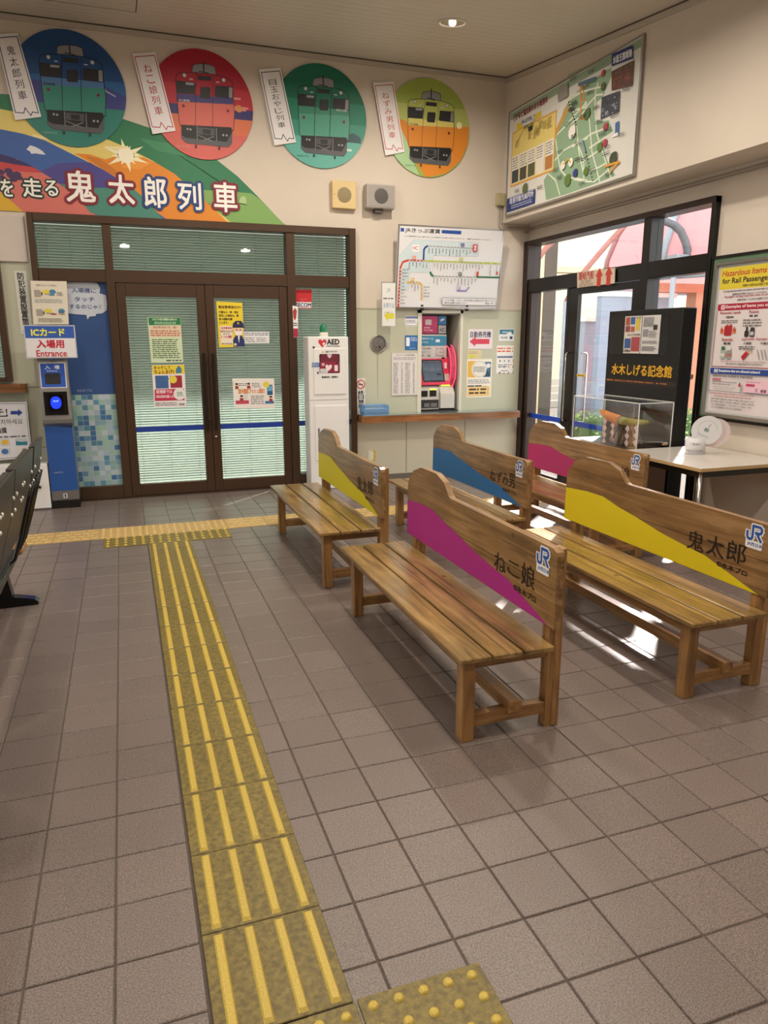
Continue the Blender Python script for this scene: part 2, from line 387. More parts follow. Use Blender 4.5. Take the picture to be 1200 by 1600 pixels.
# --- tactile paving
def bar_tile(w, d):
    b = MB(); b.box(0.001, 0.001, 0, w-0.001, d-0.001, 0.004, M_guide, 0.002)
    for k in range(4):
        cx = (0.13+0.25*k)*0.3
        prof = 0.012
        b.add([(cx-prof, 0.010, 0.004), (cx+prof, 0.010, 0.004), (cx+prof, d-0.010, 0.004), (cx-prof, d-0.010, 0.004),
               (cx-prof*.68, 0.018, 0.010), (cx+prof*.68, 0.018, 0.010), (cx+prof*.68, d-0.018, 0.010), (cx-prof*.68, d-0.018, 0.010)],
              [(0, 1, 5, 4), (1, 2, 6, 5), (2, 3, 7, 6), (3, 0, 4, 7), (4, 5, 6, 7)], M_rib)
    return b
def dot_tile(w, d, nx, ny, m, m2, t=0.004, r=0.0125, h=0.006):
    b = MB(); b.box(0.001, 0.001, 0, w-0.001, d-0.001, t, m, 0.002)
    for i in range(nx):
        for j in range(ny):
            cx = (i+.5)*w/nx; cy = (j+.5)*d/ny
            b.lathe([(r, t), (r*.82, t+h*.75), (r*.5, t+h), (0.0001, t+h)], m2, cx, cy, 0, 10)
    return b
def dash_tile(w, d):
    b = MB(); b.box(0.001, 0.001, 0, w-0.001, d-0.001, 0.003, M_pale, 0.0015)
    for i in range(5):
        for j in range(4):
            x = 0.012 + (i + (0.5 if j % 2 else 0))*0.062; y = 0.02+j*0.078
            if x+0.045 < w: b.box(x, y, 0.003, x+0.045, y+0.034, 0.0065, M_pale_raised, 0.002)
    return b
def lay(parent, builder, spots, name='guide_tile'):
    first = None
    for x, y in spots:
        if first is None: first = builder.build(name, parent); o = first
        else: o = first.copy(); COL.objects.link(o)
        o.location = (x, y, 0.0)
g1 = empty('tactile_strip', (0, 0, 0), 'olive yellow tactile strip of barred tiles running up the floor', 'tactile paving')
lay(g1, bar_tile(0.3, 0.3), [(0.075, 3.97-0.3*k) for k in range(-3, 9)] + [(0.075, 1.27)])
lay(g1, bar_tile(0.3, 0.155), [(0.075, 5.17)])
g2 = empty('tactile_strip', (0, 0, 0), 'olive yellow studded tactile tiles forming a corner in the nearest foreground', 'tactile paving')
lay(g2, dot_tile(0.3, 0.3, 5, 5, M_guide, M_rib), [(0.078, 0.968), (0.382, 0.975), (0.078, 0.664), (0.382, 0.672)], 'studded_tile')
g3 = empty('tactile_strip', (0, 0, 0), 'olive yellow studded crossbar of tactile tiles at far end of the strip', 'tactile paving')
lay(g3, dot_tile(0.303, 0.262, 5, 4, M_guide, M_rib), [(-0.229+0.303*k, 5.33) for k in range(3)], 'studded_tile')
g4 = empty('tactile_strip', (0, 0, 0), 'pale sand yellow tactile row crossing the hall in front of the doors', 'tactile paving')
lay(g4, dot_tile(0.315, 0.32, 6, 6, M_pale, M_pale_raised, 0.003, 0.011, 0.004), [(-0.262+0.315*k, 5.595) for k in range(3)], 'studded_tile')
lay(g4, dash_tile(0.315, 0.32), [(-0.262-0.315*k, 5.595) for k in range(1, 8)] + [(0.683+0.315*k, 5.595) for k in range(0, 10)], 'dashed_tile')

# --- walls
def seams(b, xs, z0, z1, y, m): 
    for x in xs: b.box(x-0.002, y-0.0015, z0, x+0.002, y+0.001, z1, m)
wb = MB()
HT = 4.25
wb.box(-3.3, YB, 2.47, XR+0.1, YB+0.15, HT, M_wall)
wb.box(2.20, YB, 1.735, XR+0.1, YB+0.15, 2.47, M_wall)
wb.box(-3.3, YB, 2.07, -0.66, YB+0.15, 2.47, M_wall)
wb.box(-0.90, YB, 0.0, -0.66, YB+0.15, 2.07, M_panel)
wb.box(-3.3, YB, 0.0, -0.90, YB+0.15, 1.09, M_panel)
wb.box(-3.3, YB, 1.09, -1.9, YB+0.15, 2.07, M_panel)
wb.box(2.20, YB, 0.66, 2.90, YB+0.15, 1.735, M_panel)
wb.box(3.36, YB, 0.66, XR+0.1, YB+0.15, 1.735, M_panel)
wb.box(2.90, YB, 1.70, 3.36, YB+0.15, 1.735, M_panel)
wb.box(2.20, YB, 0.0, XR+0.1, YB+0.15, 0.66, M_lowpanel)
wall_back = structure(wb.build('wall_back'))
sm = MB(); seam = flat('#6d6a5e', 0.8)
sm.box(2.20, YB-0.004, 1.730, XR, YB, 1.745, flat('#b3ae9c', 0.5))
for x in (2.755, 3.43): sm.box(x-0.0025, YB-0.002, 0.07, x+0.0025, YB, 0.60, seam)
sm.box(-0.9, YB-0.002, 1.03, -0.66, YB, 1.036, seam); sm.box(-3.2, YB-0.002, 0.5, -0.66, YB, 0.505, seam)
structure(sm.build('trim_1'))
structure(boxo('baseboard_back', (2.2, YB-0.012, 0), (XR, YB, 0.06), flat('#6f675c', 0.6)))
structure(boxo('wall_panel', (-3.2, YB-0.02, 2.075), (-0.685, YB, 2.435), flat('#cfc6bf', 0.6), None, 0.004))
# right wall: solid mass above the beam, thin wall below
structure(boxo('wall_right_upper', (XU, -2.5, 2.6), (XR+0.4, YB, HT), M_wall))
wr = MB(); wr.box(XR, -2.5, 0, XR+0.15, 4.45, 2.6, M_wall).box(XR, 4.45, 2.43, XR+0.15, YB, 2.6, M_wall)
structure(wr.build('wall_right'))
structure(boxo('baseboard_right', (XR-0.012, -2.5, 0), (XR, 4.44, 0.07), flat('#8a7c72', 0.6)))
# wall left and wall behind the camera (with an unseen opening added on the left to let daylight in)
wl_ = MB(); wl_.box(-3.45, -2.5, 0, -3.3, 0.6, HT, M_wall).box(-3.45, 3.4, 0, -3.3, YB+.15, HT, M_wall).box(-3.45, 0.6, 2.3, -3.3, 3.4, HT, M_wall)
structure(wl_.build('wall_left')); structure(boxo('wall_front', (-3.45, -2.65, 0), (XR+0.4, -2.5, HT), M_wall))
# ceiling, sloping down towards the viewer
M_ceil2 = wall_mat('ribbed_ceiling', '#cfc8bb', 0.04, 0.5)
nt = M_ceil2.node_tree; n = nt.nodes; l = nt.links
wv = n.new('ShaderNodeTexWave'); wv.wave_type = 'BANDS'; wv.bands_direction = 'Y'; wv.inputs['Scale'].default_value = 3.3; wv.inputs['Distortion'].default_value = 0.25; wv.inputs['Detail'].default_value = 1
ge = n.new('ShaderNodeNewGeometry'); l.new(ge.outputs['Position'], wv.inputs[0])
bp = n.new('ShaderNodeBump'); bp.inputs['Strength'].default_value = 0.25; bp.inputs['Distance'].default_value = 0.01; l.new(wv.outputs[1], bp.inputs['Height']); l.new(bp.outputs[0], n['Principled BSDF'].inputs['Normal'])
cb = MB()
ys = [YB+0.15, 0.0, -2.6]
cb.prism([(YB+0.15, ceil_z(YB+0.15)), (0.0, ceil_z(0.01)), (-2.65, ceil_z(0.01)), (-2.65, 4.5), (YB+0.15, 4.5)], -3.45, XR+0.4, 'x', M_ceil2)
ceiling = structure(cb.build('ceiling'))
tr = MB(); md = flat('#b9b1a5', 0.6); dk = flat('#4a423b', 0.8)
tr.box(-3.3, YB-0.018, ceil_z(YB)-0.05, XU, YB, ceil_z(YB)-0.012, md); tr.box(-3.3, YB-0.02, ceil_z(YB)-0.012, XU, YB, ceil_z(YB)-0.004, dk)
structure(tr.build('trim_2'))
tr = MB()
for (a, b, c, m) in ((-0.05, -0.012, 0.018, md), (-0.012, -0.002, 0.02, dk)):
    tr.add([(XU-c, 0, ceil_z(0.01)+a), (XU, 0, ceil_z(0.01)+a), (XU, 0, ceil_z(0.01)+b), (XU-c, 0, ceil_z(0.01)+b), (XU-c, YB-.02, ceil_z(YB)+a), (XU, YB-.02, ceil_z(YB)+a), (XU, YB-.02, ceil_z(YB)+b), (XU-c, YB-.02, ceil_z(YB)+b)],
           [(0, 1, 2, 3), (4, 5, 6, 7), (0, 4, 7, 3), (0, 1, 5, 4), (3, 2, 6, 7)], m)
structure(tr.build('trim_3'))
hz = MB()   # inspection hatch seam on the ceiling
for (x0, y0, x1, y1) in ((-0.6, 6.62, 0.31, 6.628), (0.302, 5.9, 0.31, 6.62), (-0.6, 5.9, -0.592, 6.62), (-0.6, 5.9, 0.31, 5.908)):
    hz.add([(x0, y0, ceil_z(y0)-.001), (x1, y0, ceil_z(y0)-.001), (x1, y1, ceil_z(y1)-.001), (x0, y1, ceil_z(y1)-.001)], [(0, 1, 2, 3)], dk)
structure(hz.build('trim_4'))

# --- office storefront in the back wall (dark bronze frames, blinds behind tinted glass)
door1 = structure(MB().box(-0.66, 7.06, 0, -0.615, 7.20, 2.47, M_brown, .004).box(2.135, 7.06, 0, 2.20, 7.20, 2.47, M_brown, .004).box(-0.615, 7.06, 2.405, 2.135, 7.20, 2.47, M_brown, .004)
    .box(-0.615, 7.074, 1.925, 2.135, 7.186, 2.03, M_brown, .004).box(-0.02, 7.13, 0, .012, 7.185, 1.93, M_brown).box(.74, 7.13, 0, .78, 7.185, 1.93, M_brown).box(1.505, 7.13, 0, 1.53, 7.185, 1.93, M_brown).box(-0.08, 7.07, 0, -0.008, 7.19, 2.405, M_brown, .004).box(1.522, 7.07, 0, 1.603, 7.19, 2.405, M_brown, .004)
    .box(-0.008, 7.075, 0, 1.522, 7.13, 0.011, M_brown).box(-0.615, 7.07, 0, -0.08, 7.19, 0.125, M_brown, .004).box(1.603, 7.07, 0, 2.135, 7.19, 0.125, M_brown, .004).build('door_1'))
def leafdoor(x0, x1, hx):
    d = MB(); d.box(x0, 7.08, 0.012, x0+0.078, 7.125, 1.922, M_brown, .003).box(x1-0.075, 7.08, 0.012, x1, 7.125, 1.922, M_brown, .003).box(x0+.078, 7.08, 0.012, x1-.075, 7.125, 0.118, M_brown, .003).box(x0+.078, 7.08, 1.81, x1-.075, 7.125, 1.922, M_brown, .003)
    o = d.build('door_leaf', door1)
    boxo('glass_pane', (x0+.078, 7.10, .118), (x1-.075, 7.106, 1.81), M_doorglass, o)
    h = MB(); h.box(hx-0.013, 7.025, 0.60, hx+0.013, 7.045, 1.32, flat('#2a2422', .3, .4), .006)
    for z in (0.68, 1.22): h.box(hx-.008, 7.04, z-.01, hx+.008+(.02 if hx < .755 else -.0), 7.085, z+.01, M_black)
    h.build('door_handle', o)
    boxo('blue_tape', (x0+.078, 7.0975, 0.606), (x1-.075, 7.0995, 0.652), flat('#1f3f9c', .4), o)
    return o
leafdoor(-0.005, 0.757, 0.715); lk = leafdoor(0.760, 1.520, 0.80)
MB().lathe([(0.0001, 7.070), (0.012, 7.072), (0.014, 7.082)], M_steel, 0.79, 0, 0.535, 16, 'y').build('lock', lk)
for i, (x0, x1, z0, z1) in enumerate(((-0.615, -0.08, 0.125, 1.925), (1.603, 2.135, 0.125, 1.925), (-0.615, -0.08, 2.03, 2.405), (-0.008, 1.522, 2.03, 2.405), (1.603, 2.135, 2.03, 2.405))):
    boxo('glass_pane', (x0, 7.12, z0), (x1, 7.126, z1), M_doorglass, door1)
boxo('blue_tape', (1.603, 7.1170, 0.606), (2.135, 7.1195, 0.652), flat('#1f3f9c', .4), door1)
def blind(x0, x1, z0, z1, name='blind_slats', parent=None):
    x0 -= .03; x1 += .03; z1 += .035; z0 = max(.01, z0-.03)
    b = MB(); z = z1-0.02; p = 0.0235
    b.box(x0, 7.235, z1-0.02, x1, 7.262, z1, M_slat)
    while z > z0+0.01:
        z -= p
        b.add([(x0, 7.256, z-.0090), (x1, 7.256, z-.0090), (x1, 7.238, z+.0104), (x0, 7.238, z+.0104)], [(0, 1, 2, 3)], M_slat)
    for f in (0.18, 0.5, 0.82):
        x = x0+(x1-x0)*f; b.box(x-.0012, 7.232, z0, x+.0012, 7.234, z1, flat('#8f9b93', .7, 0, 0))
    o = b.build(name, parent); o['kind'] = 'stuff'; return o
for lab, q in (('pale venetian blind behind the left transom pane above the blue mosaic panel', (-0.61, -0.09, 2.03, 2.40)), ('wide pale venetian blind behind the transom over the double doors', (0.0, 1.515, 2.03, 2.40)), ('small pale venetian blind in the transom above the tall side pane', (1.61, 2.13, 2.03, 2.40)),
               ('pale venetian blind behind the left door leaf', (0.0, 0.755, 0.02, 1.93)), ('pale venetian blind behind the right door leaf', (0.76, 1.515, 0.02, 1.93)), ('tall pale venetian blind behind the pane next to the defibrillator cabinet', (1.61, 2.13, 0.02, 1.93))):
    o = blind(*q); del o['kind']; tag(o, lab, 'blind', 'venetian blinds behind the office glazing')
# left office window
w1 = structure(MB().box(-1.95, 7.05, 1.09, -1.9, 7.17, 2.07, M_brown).box(-0.955, 7.05, 1.09, -0.90, 7.17, 2.075, M_brown, .004).box(-1.9, 7.05, 2.0, -0.955, 7.17, 2.075, M_brown, .004).box(-1.9, 7.05, 1.09, -0.955, 7.17, 1.12, M_brown, .004).build('window_1'))
boxo('glass_pane', (-1.9, 7.11, 1.12), (-0.955, 7.116, 2.0), M_doorglass, w1)
o = blind(-1.9, -0.955, 1.1, 1.99); del o['kind']; tag(o, 'pale venetian blind behind the cropped window at far left', 'blind', 'venetian blinds behind the office glazing')
led = MB(); led.prism([(-3.2, 7.118), (-3.2, 6.97), (-0.83, 6.97), (-0.80, 6.985), (-0.79, 7.01), (-0.79, 7.118)], 1.0, 1.07, 'z', wood_shelf, False)
tag(led.build('ledge'), 'varnished wooden ledge with rounded end under the cropped left window', 'ledge')

# --- entrance on the right (near black frames, clear glass)
M_dk = flat('#120f0f', 0.3, 0.2, 0.0); M_db = flat('#2c1d18', 0.35, 0.2, 0.02)
d2 = structure(MB().box(4.06, 7.03, 0, 4.22, YB, 2.43, M_db, .004).box(4.07, 4.45, 0, 4.21, 4.49, 2.43, M_dk, .004).box(4.06, 4.45, 2.385, 4.22, 7.03, 2.43, M_db, .004)
    .box(4.074, 4.49, 1.915, 4.196, 7.03, 2.045, M_dk, .004).box(4.07, 5.13, 0, 4.20, 5.222, 2.385, M_dk, .004).box(4.08, 6.26, 0, 4.20, 6.30, 1.915, M_dk, .004)
    .box(4.08, 6.955, 0, 4.2, 7.03, 1.915, M_db, .004).box(4.07, 4.49, 0, 4.20, 5.13, 0.06, M_dk).box(4.07, 6.30, 0, 4.20, 6.955, 0.06, M_dk).build('door_2'))
for (y0, y1, z0, z1) in ((4.49, 5.13, 2.045, 2.385), (5.222, 7.03, 2.045, 2.385), (4.49, 5.13, 0.06, 1.915), (6.30, 6.955, 0.06, 1.915)):
    boxo('glass_pane', (4.138, y0, z0), (4.144, y1, z1), M_clear, d2)
lf = MB().box(4.085, 6.115, 0.01, 4.13, 6.258, 1.91, M_dk, .003).box(4.085, 5.224, 0.01, 4.13, 5.325, 1.91, M_dk, .003).box(4.085, 5.325, 1.85, 4.13, 6.115, 1.91, M_dk, .003).box(4.085, 5.325, 0.01, 4.13, 6.115, 0.09, M_dk, .003).build('door_leaf', d2)
boxo('glass_pane', (4.105, 5.325, .09), (4.111, 6.115, 1.85), M_clear, lf)
def dhandle(y, x, nm='door_handle', z0=0.66, z1=1.31):
    b = MB(); b.tube([(x+.05*0+.045, y, z1), (x+.01, y, z1), (x, y, z1-.015), (x, y, z0+.015), (x+.01, y, z0), (x+.045, y, z0)], .009, M_chrome, 10); return b.build(nm, lf)
dhandle(6.20, 4.04); 
h2 = MB(); h2.tube([(4.12, 6.05, 1.31), (4.17, 6.05, 1.31), (4.18, 6.05, 1.29), (4.18, 6.05, .68), (4.17, 6.05, .66), (4.12, 6.05, .66)], .009, M_chrome, 10); h2.build('door_handle', lf)
for (y0, y1, x) in ((6.30, 6.955, 4.136), (5.325, 6.115, 4.103), (4.49, 5.13, 4.136)):
    boxo('blue_tape', (x-.001, y0, 0.615), (x+.0005, y1, 0.665), flat('#1f4fd0', .4), d2)
MB().lathe([(0.0001, 4.128), (0.02, 4.130), (0.022, 4.136)], flat('#d8a878', .5), 0, 4.60, 1.155, 14, 'x').build('round_sticker', d2)
# --- ground outside and the street scene beyond the entrance
structure(boxo('pavement', (XR+0.1, -6, -0.12), (30, 32, -0.01), flat('#a79f98', .8, 0, .12, 2)))
structure(boxo('platform_floor', (-8, YB+0.2, -0.12), (XR+0.1, 20, -0.01), flat('#8f8a84', .8)))
structure(boxo('unseen_shade_roof', (-8, YB+0.25, 3.0), (XR-0.3, 9.6, 3.1), flat('#b5b0a8', .8)))  # unseen roof, added and sized to cut daylight on the blinds
structure(boxo('sky_blocking_wall', (-9, 14, 0), (XR, 14.2, 4.5), flat('#8f8d88', .8)))  # unseen wall, added to hide bright sky behind the blind gaps
structure(boxo('street_ground', (-12, -12, -0.2), (XR+.1, YB+.2, -0.13), flat('#9a948c', .8)))
M_fac = flat('#e8dfc8', .8, 0, .05, 2); M_stone = flat('#7d746c', .6, 0, .2, 6)
fb_ = MB().box(5.2, 15, 0, 24, 15.3, 6.5, M_fac)
fo = fb_.build('facade'); 
bld = empty('building', (5.2, 15, 0), 'cream building with double door across the street seen through the entrance', 'building')
fo.name = 'facade_wall'; fo.parent = bld; fo.matrix_parent_inverse = Matrix.Translation((-5.2, -15, 0))
def bpart(name, a, b, m): 
    o = boxo(name, a, b, m); o.parent = bld; o.matrix_parent_inverse = Matrix.Translation((-5.2, -15, 0)); return o
for x in (8.85, 9.72): bpart('door', (x, 14.93, .5), (x+.84, 15, 2.9), flat('#efe3c4', .6))
bpart('lintel', (8.7, 14.9, 2.92), (10.7, 15, 3.05), flat('#d9c9a8', .7))
for k in range(4): bpart('step', (8.3, 13.9+.27*k, 0), (11.2, 14.17+.27*k, .14*(k+1)), flat('#c9c2b8', .8))
bpart('window', (11.9, 14.94, 1.7), (12.6, 15, 3.1), flat('#8f9598', .3))
for x in (11.84, 12.6): bpart('window_frame', (x, 14.9, 1.64), (x+.06, 15, 3.16), flat('#d8d3c8', .6))
rl = MB()
for k in range(4): rl.tube([(8.6, 13.2, .45+.28*k), (10.2, 13.2, .45+.28*k)], .022, M_chrome, 6)
for x in (8.6, 10.2): rl.tube([(x, 13.2, 0), (x, 13.2, 1.3)], .022, M_chrome, 6)
tag(rl.build('hand_railing'), 'pale metal handrail beside the steps seen through the side pane', 'railing')
tag(MB().box(5.40, 9, 0, 5.46, 9.3, 3.0, flat('#e6d3b4', .8)).box(5.46, 8.99, 0, 5.65, 9.3, 3.0, flat('#4c443e', .6, 0, .2, 6)).build('stone_pillar'), 'dark stone pillar with cream edge just outside the side pane', 'pillar')
tag(MB().box(7.93, 11.6, 0, 13.6, 11.8, 1.76, flat('#8f99a6', .7, 0, .08, 3)).box(7.91, 11.56, 1.76, 13.6, 11.84, 1.82, flat('#e1ded8', .7)).build('garden_wall'), 'pale blue grey garden wall outside behind the black sign cabinet', 'wall')
tag(MB().box(6.62, 9.3, 0, 7.9, 9.42, 2.05, flat('#93a2b8', .5)).box(6.6, 9.28, 2.05, 7.93, 9.44, 2.12, flat('#e8e8e8', .5)).build('notice_hoarding'), 'light blue hoarding panel standing outside the entrance glass', 'panel')
tag(MB().box(7.95, 8.9, 0, 8.15, 9.1, 2.1, flat('#c58f73', .7)).box(7.3, 8.88, 2.1, 9.6, 9.12, 2.22, flat('#c77f68', .7)).build('orange_gateway'), 'orange painted post and beam outside above the black sign cabinet', 'gate')
# hedge: leaves as small quads
hd = MB(); rd = random.Random(3)
hd.box(5.0, 7.3, 0, 6.9, 7.75, .5, flat('#4d6a3c', .9)); ml = [flat('#7fa35a', .7, 0, 0), flat('#a8c27f', .7, 0, 0), flat('#5f8546', .7, 0, 0)]
for k in range(2600):
    x = rd.uniform(4.95, 6.95); y = rd.uniform(7.25, 7.8); z = rd.uniform(.05, .58); a = Vector((rd.gauss(0, 1), rd.gauss(0, 1), rd.gauss(0, 1))).normalized(); b = a.orthogonal().normalized(); s_ = rd.uniform(.015, .032)
    c = Vector((x, y, z)); hd.add([c-a*s_, c-b*s_*.6, c+a*s_, c+b*s_*.6], [(0, 1, 2, 3)], ml[k % 3])
tag(hd.build('hedge'), 'low clipped green hedge outside the entrance glass', 'hedge')
# translucent pink canopy with curved ribs
m, n, l, b = newmat('pink_canopy_sheet'); b.inputs['Base Color'].default_value = hexc('#e3a7ae'); b.inputs['Roughness'].default_value = .5
t = n.new('ShaderNodeBsdfTranslucent'); t.inputs[0].default_value = hexc('#eeb3b8'); mx = n.new('ShaderNodeMixShader'); mx.inputs[0].default_value = .6
l.new(b.outputs[0], mx.inputs[1]); l.new(t.outputs[0], mx.inputs[2]); l.new(mx.outputs[0], n['Material Output'].inputs[0]); M_pink = m
can = empty('street_canopy', (9.6, 9.3, 0), 'translucent pink domed canopy with curved ribs seen through the transom', 'canopy')
cv = MB(); R0 = 2.4; H0 = 2.3; vs = []; fs = []; NS, NR = 32, 8
for i in range(NR+1):
    ph = PI/2*i/NR
    for k in range(NS): a = 2*PI*k/NS; vs.append((R0*math.cos(ph)*math.cos(a), R0*math.cos(ph)*math.sin(a), H0+2.0*math.sin(ph)))
fs = [(i*NS+k, i*NS+(k+1) % NS, (i+1)*NS+(k+1) % NS, (i+1)*NS+k) for i in range(NR) for k in range(NS)]
cv.add(vs, fs, M_pink, True); cv.build('canopy_skin', can)
for k in range(4):
    a = PI*k/4+.2; rb = MB()
    rb.tube([(1.01*R0*math.cos(p)*math.cos(a), 1.01*R0*math.cos(p)*math.sin(a), H0+2.03*math.sin(p)) for p in [PI*j/16 for j in range(17)]], .05, flat('#93666a' if k % 2 else '#8d9aa6', .5), 8); rb.build('canopy_rib', can)
MB().tube([(R0*math.cos(2*PI*k/24), R0*math.sin(2*PI*k/24), H0) for k in range(25)], .05, flat('#8d9aa6', .5), 8).build('canopy_ring', can)
for pts, rr_0, cc in (([(5.5, 1.9), (5.62, 2.13), (5.77, 2.32), (6.03, 2.60), (6.27, 2.84), (6.6, 3.1), (7.0, 3.3)], .035, '#96605a'), ([(6.2, 3.06), (6.55, 3.06), (6.9, 2.99), (7.1, 2.94), (7.23, 2.86), (7.33, 2.72), (7.37, 2.62), (7.38, 2.50)], .055, '#59626b'), ([(4.9, 2.2), (5.05, 2.42), (5.16, 2.56), (5.3, 2.68), (5.6, 2.85)], .035, '#96605a')):
    MB().tube([(x-9.6, 8.5-9.3, z) for x, z in pts], rr_0, flat(cc, .5), 10).build('canopy_rib', can)
MB().box(7.15-9.6, 8.45-9.3, 2.42, 9.6-9.6, 8.62-9.3, 2.56, flat('#7d8893', .5)).build('canopy_beam', can)
for x, y in ((5.5, 8.5), (7.2, 8.53)): MB().tube([(x-9.6, y-9.3, 0), (x-9.6, y-9.3, 2.44 if x > 6 else 1.92)], .035, flat('#8d9aa6', .5), 8).build('canopy_post', can)
for k in range(4):
    a = PI/4+PI/2*k; MB().tube([(R0*math.cos(a), R0*math.sin(a), 0), (R0*math.cos(a), R0*math.sin(a), H0)], .07, flat('#8d9aa6', .5), 8).build('canopy_post', can)

# ================================================================ benches
OUT = [(1.467, 0.405), (1.462, 0.66), (1.45, 0.70), (1.385, 0.762), (1.285, 0.794), (1.085, 0.797), (0.99, 0.769), (0.955, 0.735), (0.935, 0.715), (0.915, 0.707), (0.03, 0.706), (0.005, 0.695), (0.0, 0.68), (0.0, 0.405)]
BAND = [(1.4665, 0.407), (1.4625, 0.592), (1.265, 0.607), (1.11, 0.607), (0.973, 0.578), (0.826, 0.556), (0.634, 0.521), (0.462, 0.501), (0.35, 0.491), (0.035, 0.407)]
def make_bench(name, label, band, text, tx, logo=True, worn=0):
    """origin: floor point under the near end of the back board's front face; length runs to +y, seat to -x"""
    t = empty('wooden_bench', (0, 0, 0), label, 'bench', 'painted wooden benches')
    for x0, x1, y1 in ((-.378, -.258, 1.495), (-.248, -.134, 1.490), (-.122, -.004, 1.492)):
        MB().box(x0, -0.022, .332, x1, y1, .353, wood_seat, .004).build('seat_plank', t)
    for y in (.030, 1.350):
        MB().box(-.344, y, 0, -.292, y+.052, .332, wood_z, .003).build('leg', t)
        b = MB().box(.030, y, 0, .062, y+.052, .700, wood_z, .003).box(.004, y+.002, 0, .030, y+.05, .400, wood_z, .002); b.build('back_post', t)
        MB().box(-.292, y+.006, .285, .004, y+.046, .332, wood_x, .002).build('seat_rail', t)
        MB().box(-.292, y+.006, .054, .004, y+.046, .104, wood_x, .002).build('foot_rail', t)
    MB().box(-.338, .082, .280, -.308, 1.350, .332, wood_y, .002).build('front_apron', t)
    MB().box(-.158, .022, .088, -.106, 1.41, .137, wood_y, .003).build('stretcher', t)
    bd = MB(); bd.prism(OUT, 0.0, 0.030, 'x', wood_back); br = bd.build('back_board', t)
    gr = MB(); gr.box(-.0008, 0.003, .5525, .001, 1.462, .5545, flat('#3a2a1a', .9)); gr.build('board_joint', t)
    sh = Sheet((-0.0009, 0, 0), (0, -1, 0), (0, 0, 1), (-1, 0, 0))
    sh.poly([(-a, b) for a, b in BAND], band); sh.build('painted_band', None, None, None, t)
    sh = Sheet((-0.0012, 0, 0), (0, -1, 0), (0, 0, 1), (-1, 0, 0))
    k = '#1d140f'; n = len(text); x = tx[0]; w = (tx[1]-tx[0])/n
    for i, c in enumerate(text):
        sc_ = 0.84 if c in 'ねずみ' else (0.62 if c == 'こ' else 1.0); s = sc_
        x0 = tx[0]+w*i+w*.1; zt = .600-.0*i; hh = .092*s; zc = .540+.012*i/max(1, n-1)
        sh.text(c, x0-w*.03, zc-hh/2, x0+w*.84, zc+hh/2, k, 0.015)
    sh.text('©水木プロ', tx[1]-.16, .463, tx[1]+.008, .490, k, 0.025)
    sh.build('lettering', None, None, None, t)
    if logo:
        sh = Sheet((-0.0012, 0, 0), (0, -1, 0), (0, 0, 1), (-1, 0, 0)); bl = '#2458a8'; wh = '#f2f2f2'
        def J(ox, oz, s, w, m):
            L = lambda pts, ww=w: sh.line([(ox+a*s, oz+b*s) for a, b in pts], ww*s, m, False)
            L([(.08, .62), (.08, .42), (.13, .32), (.22, .28), (.32, .30), (.38, .38), (.38, .92), (.78, .92), (.86, .86), (.88, .76), (.84, .66), (.76, .62), (.55, .62)]); L([(.60, .62), (.88, .28)])
        ox = -.135; oz = .603; s = .090
        J(ox, oz, s, .26, wh); sh.h += .0002; sh.rrect(ox+.002, oz-.012, ox+s*.98, oz+.022, .008, wh); sh.h += .0002; J(ox, oz, s, .13, bl)
        sh.text('JR西日本', ox+.012, oz-.004, ox+.09, oz+.014, bl, .02)
        sh.build('logo_sticker', None, None, None, t)
    return t
B = [(1.400, 2.130, 'wooden bench with magenta painted band, nearest in the centre', '#b0278a', 'ねこ娘', (-.47, -.135)),
     (2.395, 2.130, 'wooden bench with yellow band, largest at right edge beside the white table', '#e6d51e', '鬼太郎', (-.47, -.115)),
     (1.370, 3.950, 'wooden bench with yellow band in front of the white defibrillator cabinet', '#d9d022', '鬼太郎', (-.47, -.135)),
     (2.300, 3.885, 'wooden bench with blue painted band in front of the counter', '#1f6db0', 'ねずみ男', (-.48, -.135)),
     (3.150, 3.850, 'wooden bench with crimson magenta band in front of the glass entrance doors', '#b02a72', 'ねこ娘', (-.47, -.135))]
for x, y, lab, band, txt, tx in B:
    t = make_bench('wooden_bench', lab, band, txt, tx); t.location = (x, y, 0)

# ================================================================ mural, discs and plaques on the back wall
mu = Sheet(**back(7.119)); Gd, Gl = '#2f7a55', '#7fa860'
top_out = [(-0.76, 3.359), (-0.547, 3.363), (-0.33, 3.358), (-0.093, 3.326), (0.184, 3.252), (0.434, 3.192), (0.71, 3.098), (0.926, 2.996), (1.108, 2.87), (1.303, 2.693), (1.443, 2.556), (1.535, 2.466)]
L0 = -1.15
bot = 2.476
mu.h = 0.0
mu.slabp([(L0, bot)] + [(L0, top_out[0][1]+.02)] + top_out + [(top_out[-1][0]+.005, bot)], Gd, .003)
mu.poly([(0.476, 2.7), (0.746, 2.735), (1.002, 2.738), (1.223, 2.734), (1.303, 2.689), (1.443, 2.556), (1.545, 2.463)] + [(1.377, 2.465), (0.988, 2.456), (0.838, 2.629)], Gl)
mu.poly([(0.282, 3.117), (0.539, 3.094), (0.802, 3.042), (0.647, 3.003), (0.423, 3.031)], '#3f8c63')
mu.poly([(L0, bot)] + [(L0, top_out[0][1]-.09)] + [(-0.772, 3.247), (-0.561, 3.225), (-0.279, 3.174), (-0.076, 3.114), (0.045, 3.081), (0.167, 3.038), (0.38, 2.947), (0.561, 2.852), (0.726, 2.715), (0.894, 2.575)] + [(1.032, bot)], '#e2d079')
